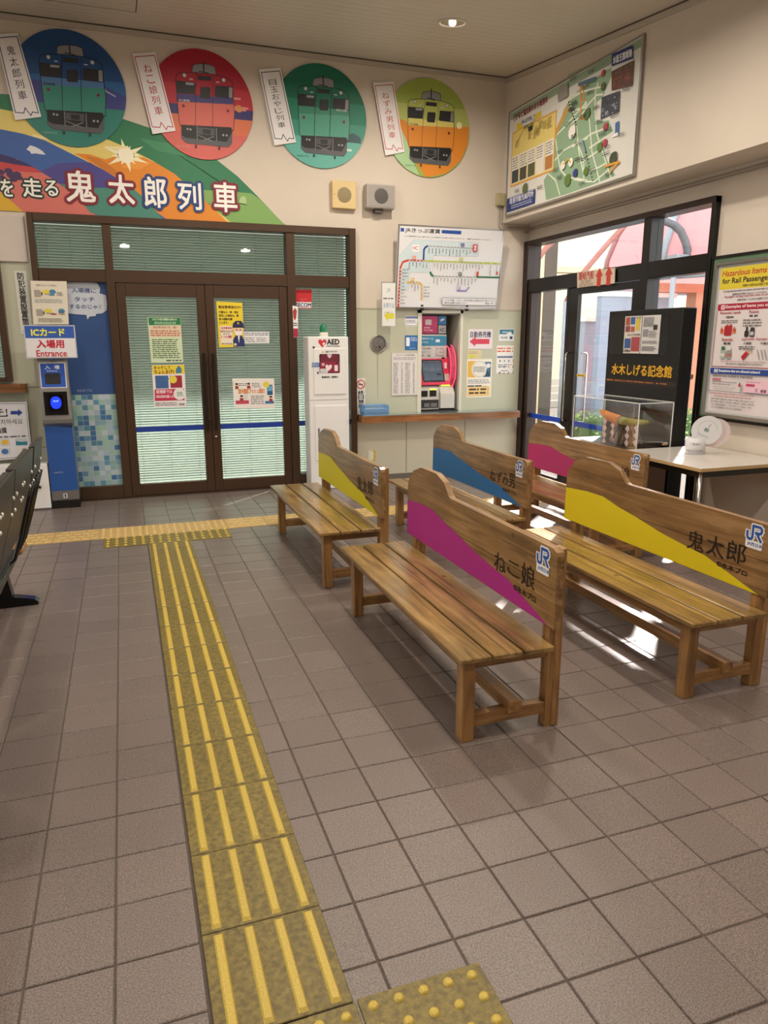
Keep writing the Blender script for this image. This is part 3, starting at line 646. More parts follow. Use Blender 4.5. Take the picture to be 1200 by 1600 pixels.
mu.poly([(-0.247, 2.957), (-0.125, 2.959), (-0.003, 2.928), (0.089, 2.961), (0.214, 2.944), (0.308, 2.969), (0.416, 2.928), (0.561, 2.852), (0.726, 2.715), (0.894, 2.575), (1.018, 2.458), (0.449, 2.449), (0.319, 2.618), (0.11, 2.768), (-0.028, 2.847)], '#df8a2c')
mu.poly([(-0.161, 2.943), (-0.056, 2.933), (0.046, 2.87), (0.148, 2.788), (0.006, 2.823)], '#c97a2a'); 
mu.poly([(0.214, 2.944), (0.379, 2.933), (0.264, 2.867), (0.118, 2.875)], '#ea9a3c')
sx, sy = (0.166, 2.972)
for k in range(12):
    a = 2*PI*k/12+.15; R_ = .19 if k % 2 else .12
    mu.poly([(sx+R_*math.cos(a), sy+R_*.7*math.sin(a)), (sx+.03*math.cos(a+1.4), sy+.03*math.sin(a+1.4)), (sx+.03*math.cos(a-1.4), sy+.03*math.sin(a-1.4))], '#f4efc9', k == 0)
mu.disc(sx, sy, .062, '#f7f3dc')
mu.line([(0.005, 3.025), (0.094, 3.025), (0.185, 3.039)], .018, '#efe6ae'); mu.line([(-0.544, 3.07), (-0.444, 3.055), (-0.341, 3.067)], .02, '#efe6ae')
mu.poly([(L0, bot)] + [(L0, (-0.785, 3.13)[1]+.02)] + [(-0.789, 3.097), (-0.626, 3.077), (-0.463, 3.04), (-0.299, 2.967), (-0.165, 2.908), (-0.028, 2.847), (0.11, 2.768), (0.214, 2.702), (0.319, 2.618), (0.388, 2.53)] + [(0.463, bot)], '#3c62a8')
mu.poly([(-0.539, 2.786), (-0.376, 2.872), (-0.254, 2.887), (-0.13, 2.896), (-0.011, 2.834), (0.144, 2.743), (0.142, 2.712), (-0.094, 2.698), (-0.447, 2.679)], '#4b4791')
mu.poly([(-0.426, 2.716), (-0.148, 2.694), (0.142, 2.716), (0.214, 2.702), (0.319, 2.618), (0.388, 2.53), (0.45, 2.455), (-0.115, 2.449), (-0.23, 2.569)], '#49887b')
mu.poly([(-0.608, 2.96), (-0.577, 2.993), (-0.544, 2.986), (-0.516, 2.974), (-0.488, 2.956), (-0.467, 2.93), (-0.507, 2.931), (-0.541, 2.935), (-0.575, 2.929), (-0.582, 2.946)], '#dfe3ea')
mu.poly([(L0, bot)] + [(L0, (-0.808, 2.92)[1]+.01)] + [(-0.809, 2.911), (-0.68, 2.879), (-0.568, 2.827), (-0.44, 2.75), (-0.326, 2.669), (-0.228, 2.587), (-0.165, 2.501)] + [(-0.103, bot)], '#d2736a')
mu.poly([(L0, (-0.815, 2.861)[1])] + [(L0, (-0.807, 2.928)[1])] + [(-0.809, 2.911), (-0.713, 2.888), (-0.624, 2.857), (-0.568, 2.827), (-0.718, 2.834)], '#3a2f66')
mu.poly([(-0.815, 2.852), (-0.701, 2.838), (-0.568, 2.827), (-0.504, 2.788), (-0.623, 2.786), (-0.822, 2.792)], '#c4444a')
rd = random.Random(5)
for (tx, ty, tr) in ((8, 720, 12), (35, 708, 14), (50, 722, 16), (75, 728, 15), (22, 735, 11), (90, 740, 9)):
    pass
for (cx, cy, r) in [(-0.816, 2.772, 0.03), (-0.76, 2.786, 0.032), (-0.74, 2.757, 0.04), (-0.699, 2.763, 0.034), (-0.682, 2.737, 0.026), (-0.727, 2.724, 0.03), (-0.812, 2.734, 0.024)]:
    mu.disc(cx, cy, r, '#4a3560', ry=r*.7, seg=9)
mu.poly([(L0, bot), (L0, (-0.839, 2.638)[1]+.03)] + [(-0.841, 2.621), (-0.765, 2.556)] + [(-0.681, bot)], '#d9ae33')
def outlined(s, ch, x0, y0, x1, y1, oc, wc='#f4f2ee', ow=.075):
    s.text(ch, x0, y0, x1, y1, oc, ow*1.5); s.h += .0002; s.text(ch, x0, y0, x1, y1, wc, .02)
for ch, q, c in (('を', (-0.83, 2.589, -0.741, 2.72), '#16352f'), ('走', (-0.665, 2.596, -0.523, 2.738), '#16352f'), ('る', (-0.496, 2.612, -0.398, 2.732), '#16352f'), ('鬼', (-0.333, 2.579, -0.108, 2.821), '#7d2233'), ('太', (0.005, 2.584, 0.209, 2.811), '#7c2038'), ('郎', (0.296, 2.568, 0.476, 2.812), '#22407a'), ('列', (0.58, 2.565, 0.775, 2.784), '#22407a'), ('車', (0.891, 2.563, 1.09, 2.805), '#7c2038')):
    outlined(mu, ch, *q, c)
mu.poly([(1.11, 2.644), (1.119, 2.682), (1.151, 2.707), (1.176, 2.689), (1.178, 2.638)], '#a9c48e')
mu.build('wall_mural', 'rainbow banded mural with large white outlined lettering above the doors', 'mural')

DISC = [(-0.2345, 3.4435, '#17477f', '#24609c', '#3d4487', '#2f7f75', 0), (0.83, 3.423, '#a4142e', '#b5283a', '#34306a', '#d0645e', 1), (1.8915, 3.4265, '#0e6a53', '#1f7f66', '#39917c', '#5fb0a3', 2), (2.9555, 3.4195, '#9aae50', '#b4c06c', '#cf7f2a', '#de8a2a', 3)]
BODY = [(-0.4869, 0.382), (-0.4686, 0.4892), (-0.4185, 0.5325), (-0.2999, 0.5553), (-0.1152, 0.5713), (0.2452, 0.5758), (0.4162, 0.5576), (0.5416, 0.5257), (0.61, 0.4709), (0.6146, 0.2862), (0.6283, -0.0878), (0.5918, -0.4208), (0.5143, -0.3637), (-0.4504, -0.4139), (-0.4709, -0.3158), (-0.4823, 0.1106)]
PANTO = [(-0.1699, 0.5781), (-0.1494, 0.6899), (-0.1015, 0.7172), (0.0399, 0.7423), (0.1813, 0.7446), (0.2816, 0.7127), (0.293, 0.5804)]
WIN = [[(-0.4709, 0.3865), (-0.1311, 0.3911), (-0.1174, 0.3455), (-0.138, 0.1836), (-0.4846, 0.1699)], [(-0.0171, 0.3181), (0.1517, 0.3295), (0.1699, 0.2999), (0.1471, 0.1288), (-0.0171, 0.1243), (-0.0331, 0.1562)], [(0.2748, 0.3751), (0.61, 0.382), (0.6009, 0.1722), (0.2725, 0.1767), (0.252, 0.2018)], [(-0.0582, 0.5188), (0.1927, 0.5234), (0.1904, 0.455), (-0.0604, 0.4504)]]
BASE = [(-0.4322, -0.3957), (0.5485, -0.3615), (0.5667, -0.4322), (0.5485, -0.6556), (0.4846, -0.7332), (-0.3478, -0.7241), (-0.4413, -0.6442)]
names = ['blue round sign with a painted train front, leftmost above the mural', 'crimson round sign with a painted train front, second from left', 'dark green round sign with a painted train front, third from left', 'yellow green and orange round sign with a painted train front, rightmost']
for cx, cz, c0, c1, c2, c3, k in DISC:
    R = .4375; s = Sheet(**back(7.1185)); s.h = .004
    s.slabp([(cx+R*math.cos(2*PI*i/64), cz+R*math.sin(2*PI*i/64)) for i in range(64)], c0, .008)
    def chord(z0, z1, m, wob=0.0):
        pts = []
        for i in range(13): a0 = math.asin(max(-1, min(1, z0))); a1 = math.asin(max(-1, min(1, z1)))
        lo = [(math.cos(a0+(a1-a0)*i/12), math.sin(a0+(a1-a0)*i/12)) for i in range(13)]
        pts = [(cx+R*a, cz+R*b) for a, b in lo] + [(cx-R*a, cz+R*b) for a, b in lo[::-1]]
        s.poly(pts, m)
    if k == 3:
        chord(-.1, .45, c1); s.poly([(cx+R*a, cz+R*b) for a, b in ((-.985, .15), (-.6, .12), (-.1, -.1), (.5, .0), (.75, .12), (.99, .10), (.97, -.25), (.8, -.6), (.45, -.89), (.0, -.995), (-.05, -.999))], c3)
        s.poly([(cx+R*a, cz+R*b) for a, b in ((-.985, .15), (-.72, .08), (-.5, -.3), (-.35, -.7), (-.2, -.975), (-.5, -.865), (-.75, -.66), (-.93, -.36), (-.995, -.1))], '#a9cf9e'); s.disc(cx+.75*R, cz+.12*R, .03, '#f3ecc0')
    elif k == 0:
        chord(-.45, .2, c1); s.poly([(cx+R*a, cz+R*b) for a, b in ((-.99, .0), (-.6, .1), (0, 0), (.42, .28), (.6, .12), (.85, .02), (.998, -.05), (.96, -.28), (.5, -.36), (-.5, -.30), (-.95, -.3))], c2)
        chord(-.998, -.28, c3); s.line([(cx+.45*R, cz+.25*R), (cx+.65*R, cz+.02*R), (cx+.8*R, cz-.05*R)], .012, '#9aa0c4')
    elif k == 1:
        chord(-.2, .35, c1); chord(-.35, -.02, c2); chord(-.6, -.2, '#d2704f'); chord(-.998, -.5, c3)
        for q in ((.45, .18), (.6, .02), (.55, -.02)): s.line([(cx+q[0]*R, cz+q[1]*R), (cx+(q[0]+.3)*R, cz+q[1]*R)], .016, '#d98a86', False)
        s.disc(cx+.72*R, cz+.0*R, .03, '#cf8a4a')
    else:
        chord(-.2, .3, c1); chord(-.5, -.1, c2); chord(-.998, -.4, c3)
        s.poly([(cx+R*a, cz+R*b) for a, b in ((.5, -.45), (.56, -.3), (.7, -.26), (.86, -.33), (.88, -.45))], '#33525a'); s.line([(cx+.5*R, cz-.6*R), (cx+.65*R, cz-.6*R)], .02, '#cfe3dc')
    T = lambda P_, dz=0: [(cx+a*R, cz+b*R+dz) for a, b in P_]
    s.poly(T(PANTO), '#8d8f96'); s.line(T(PANTO), .004, '#15151a')
    px_, pz_ = (0.0604, 0.6237)
    s.line([(cx+(px_-.09)*R, cz+(pz_-.02)*R), (cx+(px_+.09)*R, cz+(pz_-.04)*R)], .008, '#2a2a30'); s.line([(cx+px_*R, cz+(pz_-.02)*R), (cx+px_*R, cz+(pz_+.16)*R)], .012, '#33333a')
    s.poly(T(BODY), c0 if k != 3 else '#b3bd62')
    s.poly(T([(-0.4823, 0.1106), (0.6055, 0.1448), (0.6283, -0.0878), (0.5918, -0.4139), (-0.4504, -0.4139), (-0.4709, -0.3158)]), {0: '#37867b', 1: '#d0675c', 2: '#4d9d88', 3: '#dc8b31'}[k])
    s.poly(T([(-0.4846, 0.1631), (0.6078, 0.1745), (0.6055, 0.0673), (-0.4892, 0.0194)]), {0: '#4a76ab', 1: '#3f3a78', 2: '#3b8a72', 3: '#dccf74'}[k])
    s.line(T(BODY+BODY[:1]), .0045, '#10121c')
    for w in WIN: s.poly(T(w), '#26262b'); s.line(T(w+w[:1]), .003, '#0e0e12')
    s.poly(T([(0.5371, 0.3706), (0.6055, 0.3729), (0.5964, 0.179), (0.5257, 0.1836)]), '#8b8d90'); s.poly(T([(-0.2999, 0.3774), (-0.1448, 0.3797), (-0.1471, 0.3364), (-0.3044, 0.3341)]), '#9a9ba0')
    for hx, hz in [(-0.3181, 0.4983), (0.439, 0.4914)]: s.disc(cx+hx*R, cz+hz*R, .017, '#8a8f96'); s.disc(cx+hx*R, cz+hz*R, .010, '#dcdfe2')
    for hx, hz in [(-0.3706, -0.049), (0.496, -0.0604)]: s.disc(cx+hx*R, cz+hz*R, .012, '#7c1424')
    for hx, hz in [(-0.1927, 0.4413), (0.3204, 0.4413)]: s.rect(cx+hx*R-.014, cz+hz*R-.004, cx+hx*R+.014, cz+hz*R+.004, '#c3c9d2')
    s.line(T([(-0.0832, 0.5735), (-0.1288, 0.0855), (-0.1562, -0.3797)]), .003, '#10121c'); s.line(T([(0.2406, 0.5758), (0.2064, 0.1197), (0.179, -0.3706)]), .003, '#10121c')
    s.poly(T(BASE), '#101013'); s.poly(T([(-0.4367, -0.5895), (-0.3546, -0.6306), (0.4436, -0.6397), (0.5644, -0.439), (0.553, -0.6465), (0.4846, -0.7332), (-0.3478, -0.7241), (-0.4413, -0.6511)]), '#55575c')
    s.poly(T([(-0.1129, -0.4139), (0.2201, -0.4139), (0.2064, -0.5416), (-0.1174, -0.5393)]), '#4a4c52'); s.poly(T([(-0.0217, -0.4367), (0.138, -0.439), (0.1266, -0.5257), (-0.0217, -0.5257)]), '#191a1e')
    for p in [[(-0.1288, -0.4002), (-0.138, -0.642)], [(0.2497, -0.4048), (0.2406, -0.642)], [(-0.1106, -0.5621), (0.1517, -0.6488)], [(0.1904, -0.5599), (-0.008, -0.6465)]]: s.line(T(p), .007, '#77797e')
    for hx, hz in [(-0.3181, -0.4641), (-0.2611, -0.4686), (0.3797, -0.5188), (0.4481, -0.5188)]: s.disc(cx+hx*R, cz+hz*R, .009, '#9a9ca0')
    for hx, hz in [(-0.1699, -0.7628), (0.2862, -0.7651)]: s.rect(cx+hx*R-.008, cz+hz*R-.014, cx+hx*R+.008, cz+hz*R+.01, '#2a2b30')
    ttl = ['鬼太郎列車', 'ねこ娘列車', '目玉おやじ列車', 'ねずみ男列車'][k]
    a = (-0.4481, 0.0696); b = (-0.2452, 0.0262)
    if k == 2: a = (0.3364, 0.179); b = (0.5576, 0.1334)
    s.text(ttl, cx+a[0]*R, cz+b[1]*R, cx+b[0]*R, cz+a[1]*R, '#1a1a22' if k in (0, 3) else '#e6e6e6', .01)
    a, b = [(-0.5393, -0.7697), (-0.293, -0.8084)]
    s.text('©水木プロ', cx+a[0]*R, cz+b[1]*R, cx+b[0]*R, cz+a[1]*R, '#9fc3b8' if k < 1 else ('#e3b0a8' if k == 1 else '#1e3a33'), .0)
    s.build('train_sign', names[k], 'sign', 'round train panels above the doors')
# tilted title plaques beside the discs
PL = [([(-0.743, 3.777), (-0.583, 3.808), (-0.469, 3.211), (-0.666, 3.169)], '鬼太郎列車', '#2a2f6a', 'tilted white plaque with dark blue border beside the blue disc'), ([(0.276, 3.757), (0.463, 3.79), (0.589, 3.196), (0.395, 3.153)], 'ねこ娘列車', '#b0283c', 'tilted white plaque with crimson border beside the crimson disc'),
      ([(1.334, 3.752), (1.526, 3.786), (1.65, 3.189), (1.451, 3.147)], '目玉おやじ列車', '#1f4038', 'tilted white plaque with dark green border beside the green disc'), ([(2.393, 3.755), (2.594, 3.784), (2.709, 3.189), (2.515, 3.142)], 'ねずみ男列車', '#c0473c', 'tilted white plaque with orange red border beside the yellow green disc')]
for q, t, c, lab in PL:
    s = Sheet(**back(7.1185)); s.h = .018
    s.slabp([q[3], q[2], q[1], q[0]], '#e9e7ea', .006)
    TL, TR, BR, BL = [Vector(p) for p in q]
    def Q(a, b): 
        p = (TL*(1-a)+TR*a)*b + (BL*(1-a)+BR*a)*(1-b); return (p.x, p.y)
    s.line([Q(.93, .17), Q(.93, .05), Q(.72, .07), Q(.62, .03), Q(.48, .13), Q(.38, .07), Q(.07, .09), Q(.07, .96), Q(.93, .96), Q(.93, .1)], .0065, c)
    n = len(t); 
    for i, ch in enumerate(t):
        top = .86-.66*i/n; h_ = .66/n*.80
        s.text(ch, 0, 0, 0, 0, c if c != '#2a2f6a' else '#23233f', .0, quad=[Q(.33, top-h_), Q(.67, top-h_), Q(.67, top), Q(.33, top)])
    s.build('title_plaque', lab, 'plaque', 'tilted title plaques')

# ================================================================ fare board (leans forward from the wall)
FO = Vector((2.6, 7.08, 1.743)); FV = Vector((0, -0.10, 0.78)).normalized()
FNn = Vector((0, -FV.z, FV.y))
fbt = empty('fare_board', (3.14, 7.08, 1.743), 'large tilted white fare board with coloured railway lines above the ticket machine', 'sign')
s = Sheet(FO-Vector((3.14, 7.08, 1.743)), (1, 0, 0), FV, FNn); W0, W1, H1 = -.06, 1.137, .793
W0, H1 = 0.0, 0.7811
s.slab(W0, 0, W1, H1, '#e2e4e8', .02); s.frame(W0, 0, W1, H1, .014, M_steel)
s.rect(*(0.0235, 0.7153, 0.0584, 0.7478), '#1d4fa3'); s.text('JRきっぷ運賃', *(0.0709, 0.7063, 0.4376, 0.7524), '#15151a', .02); s.poly([(0.4525, 0.7481), (0.6642, 0.7485), (0.6639, 0.7161), (0.4548, 0.7174)], '#1d4fa3')
s.text('この運賃表にない駅のきっぷは車内でお買い求めいただくか、着駅でお支払いください。', *(0.0674, 0.6711, 1.0021, 0.6827), '#24242a', .01)
s.poly([(0.0221, 0.4943), (0.1672, 0.6474), (0.8648, 0.647), (0.8707, 0.5183), (0.3797, 0.5066), (0.3777, 0.4488), (0.3537, 0.448), (0.3603, 0.3504), (0.1331, 0.3441), (0.1349, 0.1798), (0.039, 0.1645)], '#cfe0e6')
s.line([(0.0221, 0.4943), (0.1672, 0.6474), (0.8648, 0.647), (0.8707, 0.5183), (0.3797, 0.5066), (0.3849, 0.3458), (0.1331, 0.3441), (0.1327, 0.1664)], .002, '#9fb6c0')
s.rrect(*(0.1552, 0.5402, 0.2252, 0.6021), .004, '#f4f4f4'); s.text('IC', *(0.1663, 0.5566, 0.2124, 0.5871), '#d0353a', .03)
def rail(p, w, c): s.line(p, w, c)
rail([(0.2777, 0.4639), (0.276, 0.559), (0.2894, 0.5815), (0.3138, 0.5954)], .018, '#1d3f8f')
rail([(0.3138, 0.5954), (0.8015, 0.5903)], .008, '#9098a8'); rail([(0.035, 0.0115), (0.0393, 0.3885), (0.0616, 0.4386), (0.115, 0.456)], .018, '#d5402f'); rail([(0.115, 0.456), (0.2751, 0.4573)], .016, '#d5503f')
rail([(0.2901, 0.4565), (1.125, 0.4564)], .016, '#b6c63c'); rail([(0.3603, 0.3504), (0.3661, 0.332), (0.393, 0.3167)], .02, '#1f7a45'); rail([(0.393, 0.3167), (0.8706, 0.3184)], .008, '#8e9a94'); rail([(0.8705, 0.3198), (1.1266, 0.3209)], .016, '#1f6a40')
rail([(0.1132, 0.2498), (0.2431, 0.2516), (0.2713, 0.2336), (0.2776, 0.1827), (0.2791, 0.0856)], .016, '#e5b535'); rail([(0.6624, 0.1798), (0.7644, 0.1818), (0.7929, 0.2168)], .014, '#8f86c4')
rd = random.Random(11)
st = '米子安来松江玉造宍道出雲境港後藤弓浜和田高松余子馬場崎町伯耆大山淀江名和赤碕浦安倉吉松崎鳥取根雨江尾黒坂生山新見備中'
def stations(A, Bq, n, ch=3, hor=False, sz=.012):
    for i in range(n):
        x = A[0]+(Bq[0]-A[0])*i/(n-1); y = A[1]+(Bq[1]-A[1])*i/(n-1)
        s.rect(x-.008, y-.006, x+.008, y+.006, '#e9e6de', False)
        s.rect(x-.004, y-.004, x+.003, y+.004, '#5a5a60', False)
        k = rd.randint(2, ch+1)
        if hor:
            s.text(''.join(rd.choice(st) for _ in range(k)), x+.016, y-.007, x+.016+.016*k, y+.007, '#222228', .01, lift=False)
        else: s.vtext(''.join(rd.choice(st) for _ in range(k)), x-sz/2, y-.016-.017*k, x+sz/2, y-.016, '#222228', .01, lift=False)
s.h += .0003
stations((0.3288, 0.5946), (0.775, 0.5907), 13); stations((0.1299, 0.4539), (0.3126, 0.4559), 6); stations((0.3957, 0.4507), (0.921, 0.4541), 16); stations((1.0161, 0.4557), (1.0882, 0.4553), 2, 5)
stations((0.3976, 0.3155), (0.8548, 0.318), 13); stations((0.1653, 0.2497), (0.2312, 0.25), 3); stations((0.0388, 0.3689), (0.036, 0.0506), 11, 3, True); stations((0.2759, 0.2096), (0.2768, 0.1221), 4, 3, True)
s.rrect(*(0.7979, 0.5602, 0.848, 0.6299), .006, '#c8283c'); s.vtext('境港', *(0.8079, 0.5678, 0.8379, 0.6223), '#f0f0f0', .02)
for t, c, q in (('C', '#1d3f8f', (0.6631, 0.6063, 0.7009, 0.6351)), ('A', '#a8b83a', (0.6623, 0.471, 0.6971, 0.4978)), ('V', '#3a4a42', (0.6613, 0.3301, 0.6967, 0.3615)), ('E', '#e0a828', (0.1523, 0.2662, 0.1852, 0.2945)), ('D', '#e07a5a', (0.1538, 0.4688, 0.1881, 0.4988)), ('F', '#9a90c8', (0.6588, 0.1941, 0.6925, 0.2234))):
    s.rect(*q, c); s.text(t, q[0]+.007, q[1]+.006, q[2]-.007, q[3]-.006, '#f4f4f4', .03)
for q in ((0.8576, 0.3296, 0.8838, 0.3724), (1.0817, 0.3491, 1.101, 0.3787)): s.rect(*q, '#c8483c')
q = (0.4997, 0.0414, 1.1039, 0.1111); s.rrect(*q, .008, '#2a2a30'); s.rrect(q[0]+.003, q[1]+.003, q[2]-.003, q[3]-.003, .006, '#e6e6ea')
s.text('こども半額。ただし10円未満のは数は切り捨てです。', q[0]+.012, q[1]+.036, q[2]-.012, q[1]+.058, '#1c1c20', .01); s.text('入場券は券売機でお求めください。', q[0]+.012, q[1]+.010, q[0]+.28, q[1]+.031, '#1c1c20', .01); s.text('（単位：円）', q[2]-.12, q[1]+.010, q[2]-.03, q[1]+.031, '#1c1c20', .01)
s.build('board_face', None, None, None, fbt)
br = MB()
for x in (-.25, .25): br.box(x-.012, -.03, .02, x+.012, .036, .035, M_black).box(x-.012, -.08, .745, x+.012, .036, .760, M_black).box(x-.014, -.035, -.02, x+.014, -.005, .0, M_black)
br.build('wall_bracket', fbt)

# ================================================================ town map on the upper right wall
mp = empty('town_map', (XU, -5.5, 2.7), 'big illustrated green town map in a thin silver frame high on right wall', 'map')
mp.location = (0, 0, 0)
s = Sheet(**rside(XU-.002))
a0, z0, a1, z1 = (-7.026, 2.681, -5.028, 3.601)
zt = 3.601; zb = 2.664; aL = -7.006; aR = -5.026
s.slab(aL, zb, aR, zt, '#d9d9d4', .014)
mapx = lambda *p: p
s.rect(aL+.01, zt-.07, aR-.01, zt-.008, '#8fa58f')
LAND = [(-6.16, 3.157), (-6.136, 3.21), (-6.039, 3.378), (-5.936, 3.444), (-5.799, 3.478), (-5.714, 3.481)] + [(-5.763, 3.513), (-5.579, 3.494), (-5.439, 3.503), (-5.386, 3.504), (-5.379, 3.442), (-5.48, 3.317), (-5.558, 3.304), (-5.553, 3.178), (-5.476, 3.141), (-5.381, 3.126), (-5.316, 3.032), (-5.43, 3.006), (-5.439, 2.946), (-5.362, 2.823), (-5.247, 2.694), (-5.556, 2.68), (-5.907, 2.675)] + [(-6.264, 2.681), (-6.322, 2.86), (-6.245, 2.912), (-6.166, 2.916)]
s.poly(LAND, '#8aa88a')
s.poly([(-6.003, 3.621), (-5.79, 3.602), (-5.623, 3.594), (-5.449, 3.591), (-5.343, 3.586), (-5.344, 3.599), (-6.005, 3.64)], '#9db19b')
ROADS = [[(-6.151, 3.165), (-6.097, 3.006), (-6.048, 2.898), (-5.946, 2.819), (-5.634, 2.731)], [(-6.169, 3.354), (-6.026, 3.431), (-5.795, 3.441), (-5.704, 3.429)], [(-6.154, 3.195), (-6.024, 3.231), (-5.918, 3.271), (-5.699, 3.342)], [(-5.96, 3.413), (-5.843, 3.233), (-5.787, 3.034), (-5.695, 2.902), (-5.68, 2.759)], [(-6.163, 2.99), (-6.006, 3.045), (-5.755, 3.064), (-5.664, 3.061)], [(-6.244, 2.901), (-6.118, 2.822), (-6.037, 2.688)],
         [(-5.986, 3.458), (-5.808, 3.445), (-5.57, 3.413), (-5.473, 3.393)], [(-5.558, 3.444), (-5.583, 3.381), (-5.577, 3.256), (-5.532, 3.066), (-5.433, 2.9), (-5.3, 2.686)], [(-5.72, 3.348), (-5.644, 3.183), (-5.584, 2.942), (-5.502, 2.789), (-5.45, 2.688)], [(-5.975, 3.342), (-5.708, 3.308), (-5.564, 3.358), (-5.483, 3.34)], [(-5.872, 3.043), (-5.6, 3.082), (-5.39, 3.076)], [(-5.622, 2.978), (-5.43, 3.006), (-5.307, 3.021)],
         [(-5.963, 3.226), (-5.822, 3.247), (-5.706, 3.29)], [(-5.804, 3.075), (-5.754, 2.933), (-5.676, 2.777)], [(-5.714, 2.887), (-5.581, 2.914), (-5.485, 2.93)], [(-5.602, 2.799), (-5.47, 2.8), (-5.392, 2.811)], [(-5.826, 2.777), (-5.645, 2.724), (-5.525, 2.702), (-5.354, 2.75)]]
for r in ROADS: s.line(r, .014, '#dce3d3', False)
s.h += .0002
s.line([(-6.156, 3.215), (-5.983, 3.373)], .05, '#c79a4e'); s.line([(-5.806, 3.517), (-5.768, 3.233), (-5.724, 3.226)], .018, '#d58a3c'); s.line([(-5.803, 3.479), (-5.769, 3.488), (-5.731, 3.369), (-5.779, 3.373), (-5.797, 3.478)], .012, '#d58a3c')
for (p0, p1, nn) in (((-5.969, 3.416), (-5.82, 3.181), 9), ((-5.964, 3.414), (-5.826, 3.201), 8), ((-5.669, 2.952), (-5.531, 2.684), 9)):
    for i in range(nn): s.rect(p0[0]+(p1[0]-p0[0])*i/nn-.008, p0[1]+(p1[1]-p0[1])*i/nn-.006, p0[0]+(p1[0]-p0[0])*i/nn+.008, p0[1]+(p1[1]-p0[1])*i/nn+.006, '#23303a', False)
# yellow inset
q = (-6.933, 2.911, -6.166, 3.395); zi = 2.924
s.rect(q[0]-.012, zi-.012, q[2]+.012, q[3]+.012, '#dc9a3a'); s.rect(q[0], zi, q[2], q[3], '#e3cf7c')
for t, qq in (('さかなと鬼太郎のまち境港市', [(-6.93, 3.507), (-6.312, 3.509), (-6.317, 3.564), (-6.935, 3.573)]), ('のんびり歩こう', [(-6.763, 3.442), (-6.521, 3.43), (-6.524, 3.471), (-6.766, 3.476)])):
    s.text(t, 0, 0, 0, 0, '#7d1f34' if 'さ' in t else '#4a4a8a', .03, quad=qq)
s.poly([(-6.855, 3.393), (-6.868, 3.471), (-6.764, 3.455), (-6.748, 3.399)], '#e0c23a'); s.poly([(-6.515, 3.413), (-6.524, 3.466), (-6.419, 3.467), (-6.411, 3.417)], '#e0c23a'); s.text('境港観光案内', 0, 0, 0, 0, '#4a6a2a', .01, quad=[(-6.724, 3.382), (-6.536, 3.367), (-6.54, 3.409), (-6.727, 3.42)])
w = (q[2]-q[0])/5
for i in range(5):
    x = q[0]+w*i; s.rect(x+.008, zi+.01, x+w-.008, zi+.26, '#e6e4dc'); s.rect(x+.014, zi+.016, x+w-.014, zi+.13, ['#3a4448', '#4a4a3c', '#5a5a3a', '#e2dccf', '#b07a44'][i]); s.scrib(x+.016, zi+.14, x+w-.014, zi+.25, 5, '#8a867c', .8, i)
rd = random.Random(2)
for i in range(9):
    x = rd.uniform(q[0]+.03, q[2]-.1); z = rd.uniform(zi+.32, q[3]-.08); s.scrib(x, z, x+.07, z+.07, 5, '#9c8d4c', .7, i)
s.line([(q[0]+.05, zi+.35), (q[0]+.2, zi+.45), (q[0]+.4, zi+.5), (q[2]-.04, zi+.36)], .006, '#b8a55c'); s.rect(q[0]+.3, zi+.42, q[0]+.38, zi+.46, '#2c3430')
q = (-6.945, 2.802, -6.46, 2.799); zz0 = 2.681; zz1 = 2.813; ax = -6.455
s.rect(aL+.012, zz0+.004, ax, zz1, '#283a7a'); s.text('境港市観光案内所', aL+.06, zz0+.07, ax-.03, zz0+.13, '#dfe3f0', .02); s.scrib(aL+.06, zz0+.14, ax-.04, zz1-.015, 2, '#aeb6d6', .9, 4); s.scrib(aL+.1, zz0+.02, ax-.03, zz0+.06, 2, '#aeb6d6', .9, 5)
qq = [(-5.378, 3.506), (-5.118, 3.481), (-5.129, 3.573), (-5.386, 3.596)]; s.poly(qq, '#2a3478'); s.text('水産王国境港', 0, 0, 0, 0, '#eef0f6', .03, quad=[(-5.362, 3.517), (-5.131, 3.499), (-5.138, 3.552), (-5.368, 3.572)])
def photo(qd, cols, seed):
    s.poly(qd, cols[0]); rr = random.Random(seed); BL, BR, TR_, TL_ = [Vector(p) for p in qd]
    for i in range(46):
        a = rr.uniform(.02, .86); b = rr.uniform(.02, .86); da = rr.uniform(.05, .12); db = rr.uniform(.04, .1)
        P2 = lambda a, b: tuple((BL*(1-a)+BR*a)*(1-b)+(TL_*(1-a)+TR_*a)*b); c = cols[1+int((1-b)*(len(cols)-1)*.999)] if rr.random() < .75 else rr.choice(cols)
        s.poly([P2(a, b), P2(a+da, b+db*.3), P2(a+da*.9, b+db), P2(a+da*.1, b+db*.8)], c, i % 12 == 0)
photo([(-5.358, 3.33), (-5.1, 3.293), (-5.102, 3.464), (-5.374, 3.471)], ['#5a3a2e', '#6a6a60', '#7a4034', '#a04a3a', '#8a4434'], 1)
photo([(-5.481, 3.158), (-5.245, 3.151), (-5.25, 3.3), (-5.483, 3.318)], ['#3c4250', '#55606e', '#2a2e36', '#8a92a0', '#a9aeb8'], 2)
s.poly([(-5.273, 2.982), (-5.229, 2.994), (-5.237, 3.085), (-5.281, 3.079)], '#3a6aa8'); s.poly([(-5.321, 2.981), (-5.235, 2.982), (-5.238, 3.004), (-5.305, 3.003)], '#e9edf2')
